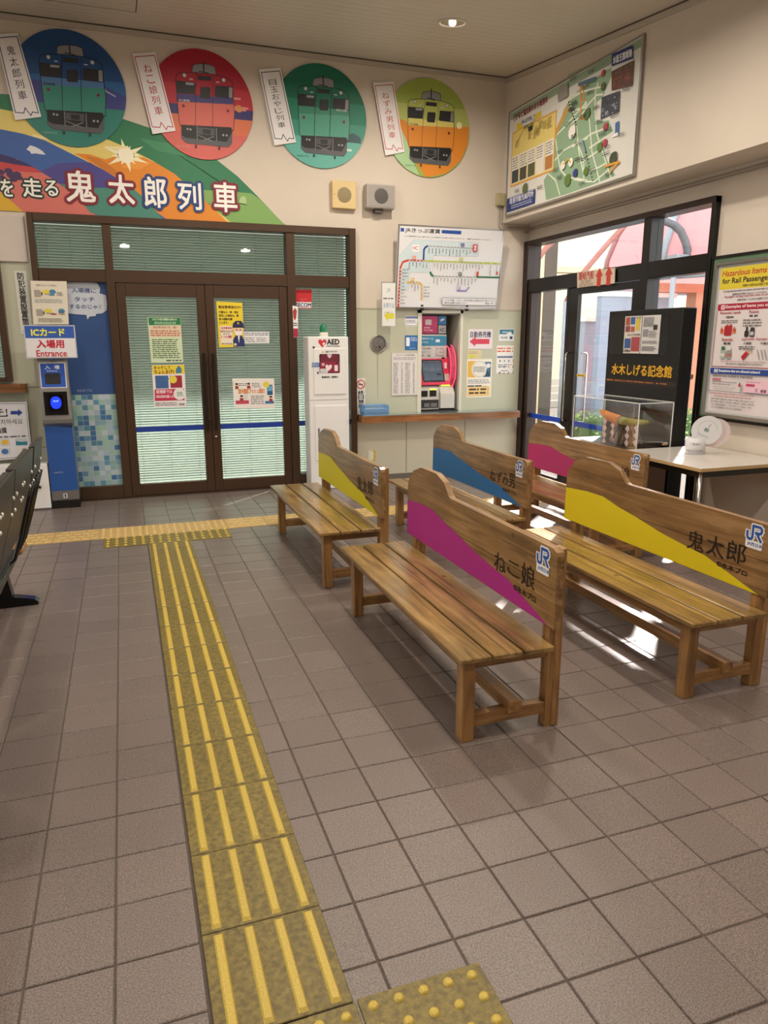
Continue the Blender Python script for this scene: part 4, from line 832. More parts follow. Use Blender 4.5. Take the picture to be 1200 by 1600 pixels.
for p, c, r in (((-5.484, 3.491), '#b03a4a', .026), ((-5.407, 3.084), '#b03a4a', .03), ((-5.401, 2.964), '#b03a4a', .03), ((-5.676, 3.246), '#4f6b3c', .045), ((-5.471, 2.949), '#5c7a3c', .035), ((-5.645, 2.803), '#5c7a3c', .035), ((-5.473, 3.393), '#56603a', .03), ((-5.277, 2.823), '#3c4a30', .05), ((-5.914, 2.784), '#5c7a3c', .05), ((-6.644, 2.846), '#5c6a44', .05), ((-5.8, 2.82), '#33407a', .035), ((-5.88, 3.158), '#e8e6de', .055)):
    s.disc(p[0], p[1], r, c, seg=9); s.disc(p[0]+r*.4, p[1]+r*.5, r*.5, c, seg=7)
s.line([(-5.376, 2.786), (-5.198, 2.784), (-5.288, 2.746), (-5.297, 2.73)], .018, '#d59a3c'); s.poly([(-5.821, 3.494), (-5.576, 3.467), (-5.58, 3.498), (-5.824, 3.522)], '#566f86'); s.poly([(-5.735, 3.054), (-5.678, 2.954), (-5.657, 2.958), (-5.716, 3.068)], '#7d93a6')
s.poly([(-6.122, 3.457), (-6.14, 3.538), (-6.097, 3.583), (-5.985, 3.569), (-5.965, 3.461)], '#8c8a84'); s.disc(*(-5.993, 2.921), .035, '#e4e2d6'); s.disc(*(-5.873, 2.92), .035, '#e4e2d6'); s.line([(-5.994, 2.926), (-5.914, 2.957), (-5.873, 2.92)], .012, '#c9a83c')
rd = random.Random(9)
for p in [(-5.872, 3.389), (-5.893, 3.339), (-5.707, 3.461), (-5.643, 3.402), (-5.538, 3.263), (-5.493, 3.145), (-5.434, 3.042), (-5.372, 3.054), (-5.183, 2.978), (-5.374, 2.927), (-5.368, 2.882), (-5.535, 2.795), (-5.319, 2.717), (-5.775, 3.05), (-5.753, 2.923), (-5.656, 2.903), (-5.679, 2.721), (-5.162, 3.287), (-5.291, 3.141), (-5.735, 3.243), (-5.626, 3.552), (-5.891, 3.578)]: s.scrib(p[0]-.05, p[1]-.014, p[0]+.05, p[1]+.014, 2, '#3a4440', .8, int(p[0]*99))
for p in [(-5.942, 3.24), (-5.857, 3.367), (-5.908, 3.343), (-6.043, 3.043), (-5.758, 2.924), (-6.107, 2.909), (-6.023, 2.834), (-5.832, 3.123), (-6.359, 2.81), (-6.783, 2.854)]: s.scrib(p[0]-.05, p[1]-.014, p[0]+.05, p[1]+.014, 2, '#3a4440', .8, int(p[0]*99))
s.build('map_print', None, None, None, mp)
f = Sheet(**rside(XU-.002)); f.h = .0
for q in ((aL-.02, zb-.02, aR+.02, zb), (aL-.02, zt, aR+.02, zt+.012), (aL-.02, zb, aL, zt), (aR, zb, aR+.02, zt)): f.h = 0; f.slab(*q, M_steel, .022)
f.build('frame', None, None, None, mp)

# ================================================================ speakers, conduit, downlights
def speaker(cx, cz, w, h, d, m, r, lab, gc, foot):
    t = empty('wall_speaker', (cx, YB, cz), lab, 'speaker')
    MB().box(-w/2, -d, -h/2, w/2, 0, h/2, m, .006).build('cabinet', t)
    g = MB(); g.lathe([(r, -d-.001), (r, -d-.004), (r*.92, -d-.006), (.0001, -d-.006)], flat(gc, .7), 0, 0, 0, 36, 'y')
    for k in range(-6, 7):
        z = k*r/7; L = math.sqrt(max(0, (r*.92)**2-z*z)); g.box(-L, -d-.0075, z-.0012, L, -d-.006, z+.0012, flat('#3a3633', .8))
    g.build('grille', t)
    if foot:
        MB().box(-.05, -d+.03, -h/2-.035, .03, 0, -h/2, flat('#55504c', .6)).build('bracket', t); MB().box(w*.28, -d-.002, -h*.40, w*.42, -d, -h*.35, M_black).build('nameplate', t)
        MB().box(-w/2+.012, -d-.004, -h/2+.012, w/2-.012, -d, h/2-.012, flat('#9b9691', .5), .003).build('front_plate', t)
    else: MB().lathe([(.004, -d-.003), (.0001, -d-.004)], M_black, -w*.42, 0, 0, 8, 'y').build('screw', t)
speaker(2.095, 2.765, .235, .245, .05, flat('#d8c08a', .5), .068, 'cream yellow square wall speaker, left of the grey one', '#b3a27c', False)
speaker(2.445, 2.765, .285, .215, .10, flat('#b4afa9', .5), .070, 'grey boxed wall speaker to the right of the cream one', '#6a6663', True)
jb = empty('junction_box', (0, 0, 0), 'beige junction box with two thin pipes in the corner by the beam', 'junction box')
x0, z0_, x1, z1_ = (3.71, 2.762, 3.804, 2.881)
MB().box(x0, YB-.05, z0_, x1-.01, YB, z1_, flat('#b5ab86', .5), .005).build('box_body', jb)
pm = flat('#a79f90', .5)
for k in (0, 1):
    xx = x0+.045+.03*k; zc = 2.545+.022*k
    MB().tube([(xx, YB-.012, z0_), (xx, YB-.012, zc+.02), (xx+.02, YB-.012, zc), (XR-.03, YB-.012, zc), (XR-.012, YB-.03, zc), (XR-.012, 2.0, zc)], .0065, pm, 6).build('pipe', jb)
MB().box(XR-.06, YB-.02, 2.515, XR-.03, YB, 2.535, pm).build('clip', jb)

M_em = flat('#fff1d8', .5, 0, 0, emit=14.0)
def downlight(x, y, lab, watts=30):
    z = ceil_z(y); t = empty('downlight', (x, y, z), lab, 'light', 'recessed ceiling downlights'); t.rotation_euler = (math.atan(0.112), 0, 0)
    MB().lathe([(.112, .0), (.112, -.006), (.098, -.010), (.092, -.004), (.092, -.001)], flat('#d9d5cc', .4), 0, 0, 0, 36).build('trim_ring', t)
    MB().lathe([(.093, -.003), (.075, -.0012), (.03, -.0008), (.0001, -.0006)], flat('#b8b4ac', .25, .7, .03), 0, 0, 0, 36).build('reflector', t)
    MB().lathe([(.026, -.001), (.026, -.012), (.018, -.02), (.0001, -.024)], M_em, 0, .0, 0, 16).build('bulb', t)
    L = bpy.data.lights.new('lamp', 'AREA'); L.shape = 'DISK'; L.size = .16; L.energy = watts; L.color = (1.0, .88, .74); L.spread = math.radians(165)
    lo = bpy.data.objects.new('lamp', L); COL.objects.link(lo); lo.parent = t; lo.location = (0, 0, -.04)
downlight(2.583, 5.753, 'round recessed ceiling downlight seen near the top of the view')
for x, y, w in ((.9, 5.753, 22), (-.8, 5.753, 9), (2.583, 3.7, 28), (.9, 3.7, 24), (-.8, 3.7, 14), (2.583, 1.6, 22), (.9, 1.6, 18), (-.8, 1.6, 14), (2.4, -.6, 14), (.2, -.6, 14), (-2.3, 4.7, 8), (-2.3, 1.6, 10)):
    downlight(x, y, 'round recessed ceiling downlight out of view', w)

# ================================================================ ticket counter and machine
cp = [(2.205, 7.12), (2.205, 6.93), (2.225, 6.90), (2.26, 6.885), (XR-.16, 6.885), (XR-.15, 6.895), (XR-.15, 7.12)]
ct = empty('counter_shelf', (0, 0, 0), 'long varnished wooden counter shelf with a dark top below the ticket machine', 'counter')
MB().prism(cp, .628, .694, 'z', wood_shelf).build('wooden_edge', ct)
MB().prism([(2.215, 7.12), (2.215, 6.935), (2.265, 6.90), (XR-.165, 6.90), (XR-.165, 7.12)], .694, .702, 'z', flat('#7a8782', .15, .1, .05, coat=.5)).build('glass_top', ct)
tmn = empty('ticket_machine', (2.90, YB, .70), 'recessed ticket machine with sloping screen and glowing pink side panels', 'machine')
O = Vector((2.90, YB, .70))
fr = MB(); cr_ = flat('#d9d7c8', .4)
fr.box(-.03, -.012, 0, .012, .02, 1.03, cr_).box(.445, -.012, 0, .475, .02, 1.03, cr_).box(-.03, -.012, 1.0, .475, .02, 1.03, cr_)
fr.build('surround', tmn)
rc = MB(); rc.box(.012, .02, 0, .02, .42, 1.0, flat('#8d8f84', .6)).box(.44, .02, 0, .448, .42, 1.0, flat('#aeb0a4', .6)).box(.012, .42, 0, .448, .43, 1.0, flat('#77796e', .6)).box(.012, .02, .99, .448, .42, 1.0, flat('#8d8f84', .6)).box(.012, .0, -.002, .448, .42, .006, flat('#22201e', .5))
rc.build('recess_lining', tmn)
bd = MB(); gm = flat('#c9c7c0', .35)
bd.box(.02, .10, .52, .34, .40, .985, gm, .004)                       # upright head
bd.build('machine_head', tmn); bd = MB(); bd.prism([(.03, .02), (.03, .24), (.10, .275), (.40, .275), (.40, .02)], .02, .235, 'x', gm); bd.build('cash_unit', tmn); bd = MB()   # money block: polygon in (y,z)
bd.prism([(.0, .03), (.0, .18), (.06, .275), (.40, .275), (.40, .02)], .24, .40, 'x', gm)
bd.build('ticket_unit', tmn)
bk = MB()
bk.box(.03, .024, .155, .10, .03, .215, M_black).box(.125, .024, .155, .20, .03, .22, M_black).box(.03, .022, .035, .225, .03, .12, flat('#2b2a2a', .4)).box(.06, .018, .045, .12, .024, .085, flat('#6d6c6a', .4)).box(.135, .018, .045, .205, .024, .085, flat('#6d6c6a', .4)).box(.02, .02, .0, .38, .04, .018, M_black)
bk.build('cash_slots', tmn)
MB().box(.125, .02, .221, .20, .03, .232, flat('#d9f04a', .4, 0, 0, emit=1.2)).build('slot_light', tmn)
MB().box(.262, .035, .262, .36, .05, .272, flat('#d9f04a', .4, 0, 0, emit=.8)).build('slot_light', tmn)
# sloping pink console (in y,z) with the touch screen
cs = MB(); pk = flat('#d83a5c', .35, 0, 0)
cs.prism([(.03, .275), (.10, .56), (.40, .56), (.40, .275)], .012, .36, 'x', pk); cs.build('pink_console', tmn)
sl = Vector((0, .07, .285)).normalized(); sn = Vector((0, -sl.z, sl.y))
s = Sheet((.012, .03, .275), (1, 0, 0), sl, sn); s.h = .0005
s.slabp([(.045, .03), (.29, .03), (.27, .262), (.015, .262)], flat('#2c3038', .12, 0, 0, emit=0), .004)
s.poly([(.055, .045), (.278, .045), (.262, .235), (.032, .235)], flat('#46505c', .15, 0, 0, emit=.35))
for q in ((.06, .05, .12, .13), (.125, .05, .20, .13), (.205, .05, .268, .13), (.05, .15, .115, .225), (.12, .15, .19, .225), (.195, .15, .258, .225)): s.rect(*q, flat('#66717e', .15, 0, 0, emit=.45), False)
s.rect(.205, .10, .25, .118, '#1c2026'); s.scrib(.055, .238, .255, .250, 1, '#8d95a5', 1.0)
s.build('touch_screen', None, None, None, tmn)
kp = MB(); kp.box(.305, .06, .44, .33, .085, .50, flat('#e8e8ea', .4)).box(.30, .04, .30, .35, .10, .385, flat('#c9c4b4', .5)); kp.build('keypad', tmn)
gl_ = MB(); pg = flat('#ff3a5e', .4, 0, 0, emit=2.2)
arc = [(.05, .24), (-.02, .34), (-.035, .46), (-.01, .58), (.05, .66), (.10, .68)]
gl_.tube([(.392, y, z) for y, z in arc], .005, pg, 8); gl_.tube([(.345, y+.02, z) for y, z in arc], .004, pg, 8); gl_.build('glowing_edge', tmn)
gp = MB(); gp.prism([(.06, .25), (-.01, .34), (-.025, .46), (0, .58), (.06, .655), (.10, .66), (.10, .25)], .352, .386, 'x', flat('#b54a60', .3, 0, .02)); gp.build('side_panel', tmn)
# screens and print of the head
s = Sheet((0, .099, 0)); s.h = .0005
s.rect(.02, .79, .34, .985, '#1b1a1e'); s.rect(.028, .80, .235, .975, flat('#a8325c', .3, 0, 0, emit=.25)); s.rrect(.095, .885, .165, .94, .006, '#d9c9cf'); s.text('自由席', .085, .850, .15, .868, '#f0dfe6', .02); s.text('Pass Tickets', .085, .825, .18, .842, '#f0dfe6', .02)
s.rect(.245, .89, .33, .975, flat('#2a6a9c', .3, 0, 0, emit=.2)); s.poly([(.265, .92), (.305, .935), (.31, .955), (.27, .945)], '#dfe6ee'); s.rect(.245, .80, .33, .882, '#b9b9be'); s.text('IC', .262, .822, .312, .852, '#3a1c24', .04)
s.rect(.02, .675, .34, .775, flat('#2f7fa6', .4, 0, .0)); s.rect(.10, .675, .34, .775, '#3a86ac'); s.text('JR・送客もポイントも、', .03, .735, .19, .757, '#e9f2f5', .02); s.text('バスアプリで。', .03, .700, .13, .720, '#e9f2f5', .02); s.rrect(.215, .71, .262, .74, .004, '#dfe8ee')
s.rect(.02, .525, .34, .67, '#cdc9c9')
for k, (t1, t2) in enumerate((('乗車券・特急券 自動券売機', 'Pass Tickets'), ('ICOCA 払いもどし・チャージ', 'IC Card'), ('定期券・入場券', 'Pass'))):
    z = .645-.036*k; s.text(t1, .03, z-.008, .16, z+.012, '#1f1c20', .015); s.text(t2, .215, z-.006, .31, z+.010, '#3a363a', .01); s.rect(.025, z-.016, .33, z-.0145, '#6a6668')
s.rect(.285, .53, .32, .555, '#1b1a1e')
s.build('printed_panel', None, None, None, tmn)

# ================================================================ paper signs on the wall round the machine
def sheet(name, y=YB-.001): 
    return Sheet(**back(y))
q = (3.442, 1.342, 3.726, 1.543); s = sheet('n'); s.slab(*q, '#e6dfe4', .002); s.text('自動券売機', q[0]+.022, q[3]-.085, q[2]-.02, q[3]-.022, '#22264a', .02)
zc = q[1]+.075; s.poly([(q[0]+.015, zc), (q[0]+.085, zc+.05), (q[0]+.085, zc+.026), (q[2]-.035, zc+.026), (q[2]-.035, zc-.026), (q[0]+.085, zc-.026), (q[0]+.085, zc-.05)], '#d4415a')
s.build('direction_notice', 'white notice with 自動券売機 and a red arrow pointing left', 'notice')
q = (3.802, 1.422, 3.984, 1.547); s = sheet('n'); s.slab(*q, '#e4e8ea', .002); s.rect(q[0]+.006, q[1]+.07, q[2]-.006, q[3]-.006, '#2d7b93'); s.poly([(q[0]+.08, q[3]-.06), (q[0]+.12, q[3]-.03), (q[0]+.16, q[3]-.05), (q[0]+.12, q[3]-.075), (q[0]+.09, q[3]-.07)], '#e6eef0'); s.text('SMOKING AREA', q[0]+.04, q[1]+.082, q[2]-.03, q[1]+.1, '#e6eef0', .02); s.text('YOU ARE', q[0]+.02, q[1]+.025, q[0]+.1, q[1]+.045, '#2a2c30', .02); s.rect(q[0]+.13, q[1]+.02, q[2]-.02, q[1]+.048, '#23335a')
s.build('small_notice', 'small teal and white notice, topmost near the right corner', 'notice')
q = (3.782, 1.083, 3.984, 1.375); s = sheet('n'); s.slab(*q, '#ecebe8', .002); s.scrib(q[0]+.008, q[3]-.075, q[2]-.008, q[3]-.015, 2, '#e0704a', 1); s.rect(q[0]+.008, q[3]-.13, q[2]-.008, q[3]-.11, '#6c7a9c')
for r in range(3):
    for c in range(4): s.poly([(q[0]+.03+.055*c, q[3]-.17-.062*r), (q[0]+.043+.052*c, q[3]-.145-.062*r), (q[0]+.056+.052*c, q[3]-.17-.062*r)], ['#5c6478', '#8a90a0', '#4c5468', '#d09a50'][(c+r) % 4])
s.scrib(q[0]+.02, q[1]+.06, q[2]-.02, q[1]+.10, 2, '#8a8e9c', .6); s.scrib(q[0]+.06, q[1]+.02, q[2]-.06, q[1]+.035, 1, '#3a3c44', .9)
s.build('small_poster', 'narrow white leaflet with orange heading below the small teal notice', 'poster')
q = (3.437, 1.241, 3.604, 1.33); s = sheet('n'); s.slab(*q, '#d9cfa8', .002); s.scrib(q[0]+.01, q[1]+.045, q[2]-.01, q[3]-.012, 3, '#b59a6a', .7); s.disc(q[0]+.05, q[1]+.024, .035, '#d3d23a', .016); s.line([(q[0]+.09, q[1]+.026), (q[2]-.01, q[1]+.026)], .006, '#c9c44a')
s.build('small_notice', 'small pale yellow slip between the red arrow notice and the circle poster', 'notice')
q = (3.435, 0.832, 3.729, 1.236); s = sheet('n'); s.slab(*q, '#efe9d8', .002); w = q[2]-q[0]; h_ = q[3]-q[1]; zm = q[1]+h_*.53
s.rect(q[0]+.01, zm, q[0]+w*.55, q[3]-.02, '#e0b24a'); s.rect(q[0]+w*.55, zm, q[2]-.012, q[3]-.03, '#3f73a0'); s.disc(q[0]+w*.5, zm+h_*.21, .092, '#e9e6dc'); s.line([(q[0]+w*.5+.08*math.cos(a*PI/12), zm+h_*.21+.08*math.sin(a*PI/12)) for a in range(25)], .003, '#7a8a9a')
s.scrib(q[0]+w*.27, zm+h_*.13, q[0]+w*.73, zm+h_*.28, 5, '#5a6a7c', .95); s.disc(q[0]+w*.86, q[3]-.07, .024, '#e6e6e6'); s.poly([(q[0]+w*.75, zm+.01), (q[0]+w*.8, zm+.09), (q[0]+w*.88, zm+.04), (q[0]+w*.93, zm+.1), (q[0]+w*.93, zm+.01)], '#26455e')
s.scrib(q[0]+.015, zm-.07, q[2]-.02, zm-.02, 3, '#8a93b0', .9); s.rect(q[0]+.012, zm-.135, q[0]+.09, zm-.085, '#3a536e'); s.rect(q[0]+.098, zm-.135, q[0]+.18, zm-.085, '#4a4f58'); s.scrib(q[0]+.19, zm-.13, q[2]-.04, zm-.09, 2, '#6a7288', .9)
s.rrect(q[0]+.01, q[1]+.015, q[2]-.02, q[1]+.115, .01, '#e8c988'); s.scrib(q[0]+.03, q[1]+.03, q[2]-.04, q[1]+.105, 2, '#4a2f1c', .95)
s.build('small_poster', 'yellow and blue poster with a white circle right of the ticket machine', 'poster')
q = (2.584, 0.875, 2.876, 1.309); s = sheet('n'); s.slab(*q, '#dcd8d6', .008); s.frame(q[0], q[1], q[2], q[3], .006, '#b8b4b0'); s.text('のりつぎ時刻表', q[0]+.05, q[3]-.035, q[2]-.04, q[3]-.018, '#4a4860', .01); s.scrib(q[0]+.02, q[3]-.075, q[2]-.02, q[3]-.045, 2, '#9a8f9a', .9)
for c in range(2):
    x = q[0]+.02+c*(q[2]-q[0]-.03)/2; s.scrib(x, q[1]+.02, x+.055, q[3]-.10, 20, '#8c8890', .8, c); s.scrib(x+.085, q[1]+.02, x+.105, q[3]-.10, 20, '#8c8890', .9, c+7)
s.build('fare_list', 'white framed timetable list left of the ticket machine', 'notice')
q = (2.733, 1.332, 2.879, 1.479); s = sheet('n'); s.slab(*q, '#2c6db0', .002); s.rrect(q[0]+.012, q[1]+.04, q[0]+.05, q[3]-.02, .006, '#e9edf2'); s.scrib(q[0]+.06, q[3]-.06, q[2]-.01, q[3]-.015, 3, '#b9d0ea', .8); s.text('JR West', q[0]+.05, q[1]+.01, q[2]-.03, q[1]+.024, '#cfe0f2', .01)
s.build('small_notice', 'small blue notice with a white phone shape above the timetable list', 'notice')
q = (2.732, 1.568, 2.88, 1.674); s = sheet('n'); s.slab(*q, '#e6e6ea', .002); s.rect(q[0]+.004, q[3]-.03, q[2]-.004, q[3]-.008, '#7d84b8'); s.scrib(q[0]+.01, q[1]+.04, q[2]-.03, q[3]-.04, 3, '#4a4e6a', .9); s.rrect(q[0]+.008, q[1]+.008, q[2]-.01, q[1]+.035, .008, '#55596a'); s.rrect(q[0]+.011, q[1]+.011, q[2]-.013, q[1]+.032, .007, '#e6e6ea')
s.build('small_notice', 'small white and lilac notice, topmost left of the ticket machine', 'notice')
# hanging sign with yellow arrow
hs = empty('hanging_sign', (0, 0, 0), 'narrow white hanging sign with yellow arrow left of the fare board', 'sign')
q = (2.442, 1.568, 2.566, 1.974)
s = Sheet(**back(7.0)); s.slab(q[0], q[1], q[2]+.012, q[3], '#dfe0dd', .012); xm = (q[0]+q[2]+.012)/2
s.text('JR', xm-.02, q[3]-.09, xm+.02, q[3]-.05, '#8aa0b0', .0); s.scrib(q[0]+.012, q[3]-.155, q[2], q[3]-.135, 1, '#3a3c40', 1)
s.text('お帰りは', q[0]+.014, q[3]-.235, q[2], q[3]-.185, '#3a8ac0', .0); s.text('こちら', q[0]+.02, q[3]-.31, q[2]-.01, q[3]-.27, '#3a6a90', .0)
z = q[1]+.095; s.poly([(q[0]+.02, z), (xm-.01, z+.05), (xm-.01, z+.026), (q[2]-.0, z+.026), (q[2]-.0, z-.026), (xm-.01, z-.026), (xm-.01, z-.05)], '#d6cf3a'); s.build('sign_plate', None, None, None, hs)
MB().tube([(q[0]-.005, 7.0, q[3]+.004), (q[2]+.02, 7.0, q[3]+.004)], .006, M_steel, 8).box(q[0]+.04, 7.0, q[3], q[0]+.05, YB, q[3]+.01, M_steel).build('hanger_bar', hs)
# round wall fitting
cx, cz = (2.446, 1.395)
t = empty('ashtray_plate', (cx, YB, cz), 'round dull metal fitting on the wall with a stain below', 'wall fitting'); t.name = 'round_wall_fitting'
MB().lathe([(.088, 0), (.088, -.012), (.078, -.018), (.072, -.012), (.072, -.004), (.0001, -.004)], M_steel, 0, 0, 0, 36, 'y').build('rim', t)
MB().lathe([(.070, -.005), (.04, -.008), (.0001, -.009)], flat('#8b8784', .35, .6, .3, 60), 0, 0, 0, 24, 'y').box(.01, -.014, .012, .03, -.008, .03, M_steel, .002).box(-.03, -.014, -.02, -.012, -.008, -.008, M_steel, .002).box(.005, -.014, -.04, .02, -.008, -.025, M_black, .002).build('back_plate', t)
s = Sheet(**back(YB-.0004)); x, z = cx-.012, cz-.09
s.poly([(x-.008, z), (x+.012, z), (x+.006, z-.45), (x, z-.47)], flat('#a9aa98', .6, 0, .05)); so = s.build('stain'); structure(so); so.name = 'trim_5'
# no-smoking plate
q = (2.212, 0.698, 2.302, 1.059); s = sheet('n'); s.slab(*q, '#e4e2df', .003); xm = (q[0]+q[2])/2; zc = q[3]-.062; s.disc(xm, zc, .046, '#c23a34'); s.disc(xm, zc, .036, '#e4e2df'); s.rect(xm-.026, zc-.006, xm+.022, zc+.005, '#2a2426'); s.line([(xm-.028, zc+.028), (xm+.028, zc-.028)], .008, '#c23a34')
s.vtext('終日禁煙', xm-.03, q[1]+.06, xm+.03, zc-.06, '#1d1b1c', .03); s.text('No', xm-.014, q[1]+.036, xm+.014, q[1]+.05, '#2d2b2c', .01); s.text('Smoking', q[0]+.006, q[1]+.012, q[2]-.006, q[1]+.028, '#2d2b2c', .01)
s.build('no_smoking_plate', 'vertical white no smoking plate with red symbol at the left counter end', 'sign')
# blue basket on the shelf
bkx = (2.232, 0.704, 2.483, 0.782)
t = empty('blue_tray', (bkx[0], 6.91, .702), 'pale blue plastic mesh basket at left end of counter', 'basket'); t.name = 'mesh_basket'
w = bkx[2]-bkx[0]; hb = .098; bm = flat('#79a8d6', .4, 0, .03); b = MB()
b.box(0, 0, 0, w, .15, .008, bm)
for zz in (.015, .085): 
    b.box(0, 0, zz, w, .005, zz+.012, bm).box(0, .145, zz, w, .15, zz+.012, bm).box(0, 0, zz, .005, .15, zz+.012, bm).box(w-.005, 0, zz, w, .15, zz+.012, bm)
for k in range(27):
    x = w*k/26-.002; b.box(x, 0, .01, x+.004, .004, .09, bm).box(x, .146, .01, x+.004, .15, .09, bm)
for k in range(13): y = .15*k/12-.002; b.box(0, y, .01, .004, y+.004, .09, bm).box(w-.004, y, .01, w, y+.004, .09, bm)
for zz in (.036, .058): b.box(0, .001, zz, w, .004, zz+.004, bm)
b.build('basket_mesh', t); MB().box(.01, .01, .008, w-.01, .14, .06, flat('#b7cfe6', .7, 0, .1, 30), .004).build('folded_cloth', t)
# light switch / outlet
q = (2.328, 0.21, 2.417, 0.316)
t = empty('wall_outlet', (0, 0, 0), 'cream wall outlet with yellow side tag low under the counter', 'outlet')
MB().box(q[0], YB-.008, q[1], q[2]-.035, YB, q[3], flat('#e3dfc6', .4), .003).build('outlet_plate', t)
for z in (.35, .68): MB().box(q[0]+.03, YB-.011, q[1]+(q[3]-q[1])*z-.014, q[0]+.06, YB-.008, q[1]+(q[3]-q[1])*z+.014, flat('#f1efe0', .4), .002).build('socket', t)
MB().box(q[2]-.035, YB-.006, q[1], q[2]-.008, YB, q[3], flat('#d9b83a', .5)).build('yellow_tag', t)

# ================================================================ papers on the office doors
yd = 7.0985
q = (0.247, 1.23, 0.529, 1.633); s = Sheet(**back(yd)); s.slabp([(0.249, 1.233), (0.532, 1.235), (0.531, 1.636), (0.244, 1.636)], '#cfe0bd', .001)
s.poly([(0.253, 1.564), (0.53, 1.569), (0.529, 1.633), (0.249, 1.632)], '#2b7a48'); s.text('みどりの窓口閉鎖のお知らせ', *(0.288, 1.607, 0.498, 1.626), '#e8f0e6', .02); s.scrib(*(0.301, 1.572, 0.488, 1.598), 2, '#b9d9bd', 1)
s.poly([(0.251, 1.459), (0.528, 1.466), (0.532, 1.563), (0.254, 1.558)], '#e2ccb0'); s.text('2023年3月31日（金）', *(0.287, 1.537, 0.493, 1.558), '#7a3040', .02); s.scrib(*(0.262, 1.466, 0.52, 1.524), 3, '#b3664f', .95); s.scrib(*(0.269, 1.27, 0.511, 1.447), 10, '#54704c', .85); s.scrib(*(0.382, 1.241, 0.522, 1.262), 1, '#33402f', .95)
s.build('door_notice', 'green headed notice, upper of two sheets on the left door leaf', 'notice')
s = Sheet(**back(yd)); s.slabp([(0.247, 0.826), (0.537, 0.823), (0.539, 1.214), (0.252, 1.213)], '#ece8ea', .001)
s.poly([(0.256, 1.127), (0.538, 1.132), (0.539, 1.211), (0.254, 1.211)], '#e7cf3c'); s.text('タッチして', *(0.267, 1.172, 0.415, 1.204), '#6a4a12', .03); s.text('ちょんまげ!!', *(0.271, 1.131, 0.444, 1.168), '#7a2a1c', .03)
s.rect(*(0.273, 1.0, 0.388, 1.117), '#40639c'); s.rect(*(0.404, 1.004, 0.51, 1.115), '#9c2a3c'); s.disc(*(0.43, 1.08), .035, '#e3d04a'); s.disc(*(0.371, 1.089), .022, '#3a6ab0'); s.poly([(0.46, 1.135), (0.512, 1.139), (0.511, 1.178), (0.488, 1.207), (0.462, 1.172)], '#3f7f9f')
s.poly([(0.257, 0.888), (0.522, 0.888), (0.525, 0.994), (0.262, 0.993)], '#c02a4c'); s.text('境港駅では', *(0.273, 0.954, 0.417, 0.987), '#f0e4e8', .02); s.text('市内のお求めをお願いします', *(0.27, 0.912, 0.434, 0.942), '#f0e4e8', .02); s.disc(*(0.481, 0.946), .055, '#e4e6e6'); s.scrib(*(0.457, 0.925, 0.51, 0.966), 3, '#4a7a6a', 1); s.scrib(*(0.259, 0.84, 0.449, 0.875), 2, '#8a8488', .9); s.text('境港駅', *(0.469, 0.841, 0.52, 0.861), '#33302f', .01)
s.build('door_poster', 'yellow blue and crimson poster, lower of two on the left door leaf', 'poster')
s = Sheet(**back(yd)); s.slabp([(0.864, 1.367), (1.1, 1.372), (1.098, 1.772), (0.86, 1.781)], '#e5cd2f', .001)
s.text('警戒警備強化中！', *(0.877, 1.718, 1.086, 1.744), '#5a3a10', .04)
for k, t in enumerate(('不審な人・車・物を', '発見した場合は、警', '察への通報をお願', 'いします。')):
    a = (0.878, 1.697); b = (1.058, 1.675); dz = 0.031
    s.text(t, a[0], b[1]-dz*k, b[0]-(.06 if k > 1 else 0)-(.04 if k == 3 else 0), a[1]-dz*k, '#33290f', .035)
s.rect(*(0.884, 1.392, 0.995, 1.563), '#e8dccb'); s.text('境港警察署', *(0.893, 1.533, 0.989, 1.552), '#b0343c', .03); s.text('0859-44-0110', *(0.885, 1.504, 0.997, 1.523), '#7a2a34', .03); s.text('または', *(0.91, 1.484, 0.967, 1.499), '#3a2a24', .02); s.text('110番', *(0.892, 1.452, 0.988, 1.476), '#b0343c', .03); s.scrib(*(0.889, 1.395, 0.986, 1.408), 1, '#2a2420', 1)
fx, fz = (1.051, 1.524)
s.poly([(fx-.05, fz-.15), (fx-.055, fz-.09), (fx-.03, fz-.05), (fx+.03, fz-.05), (fx+.05, fz-.09), (fx+.055, fz-.15)], '#1f3068'); s.disc(fx, fz, .046, '#e8c9ae', .05); s.poly([(fx-.05, fz+.03), (fx-.05, fz+.06), (fx-.02, fz+.085), (fx+.03, fz+.085), (fx+.05, fz+.055), (fx+.05, fz+.03)], '#1c2750'); s.rect(fx-.055, fz+.022, fx+.055, fz+.034, '#11162e'); s.poly([(fx-.035, fz-.012), (fx+.035, fz-.012), (fx+.028, fz-.045), (fx-.028, fz-.045)], '#ece9e8'); s.disc(fx-.017, fz+.003, .006, '#2a1c1c'); s.disc(fx+.017, fz+.003, .006, '#2a1c1c'); s.poly([(fx-.01, fz-.05), (fx+.01, fz-.05), (fx, fz-.12)], '#dfe2e8'); s.disc(fx+.0, fz+.063, .009, '#d8b74a'); s.disc(fx-.035, fz-.13, .012, '#e8c9ae')
s.build('security_poster', 'yellow police notice with a masked officer on the right door leaf', 'poster')
s = Sheet(**back(yd)); s.slab(*(1.104, 1.404, 1.339, 1.511), '#e4e4e8', .001); s.scrib(*(1.111, 1.473, 1.328, 1.505), 2, '#6a6a80', 1); s.scrib(*(1.109, 1.411, 1.211, 1.463), 3, '#8a8a96', .8); s.scrib(*(1.216, 1.414, 1.32, 1.46), 3, '#9a9aa4', .8)
s.build('door_notice', 'small white slip beside the yellow police notice', 'notice')
s = Sheet(**back(yd)); s.slabp([(0.978, 0.794), (1.374, 0.789), (1.372, 1.073), (0.972, 1.08)], '#ece8e4', .001)
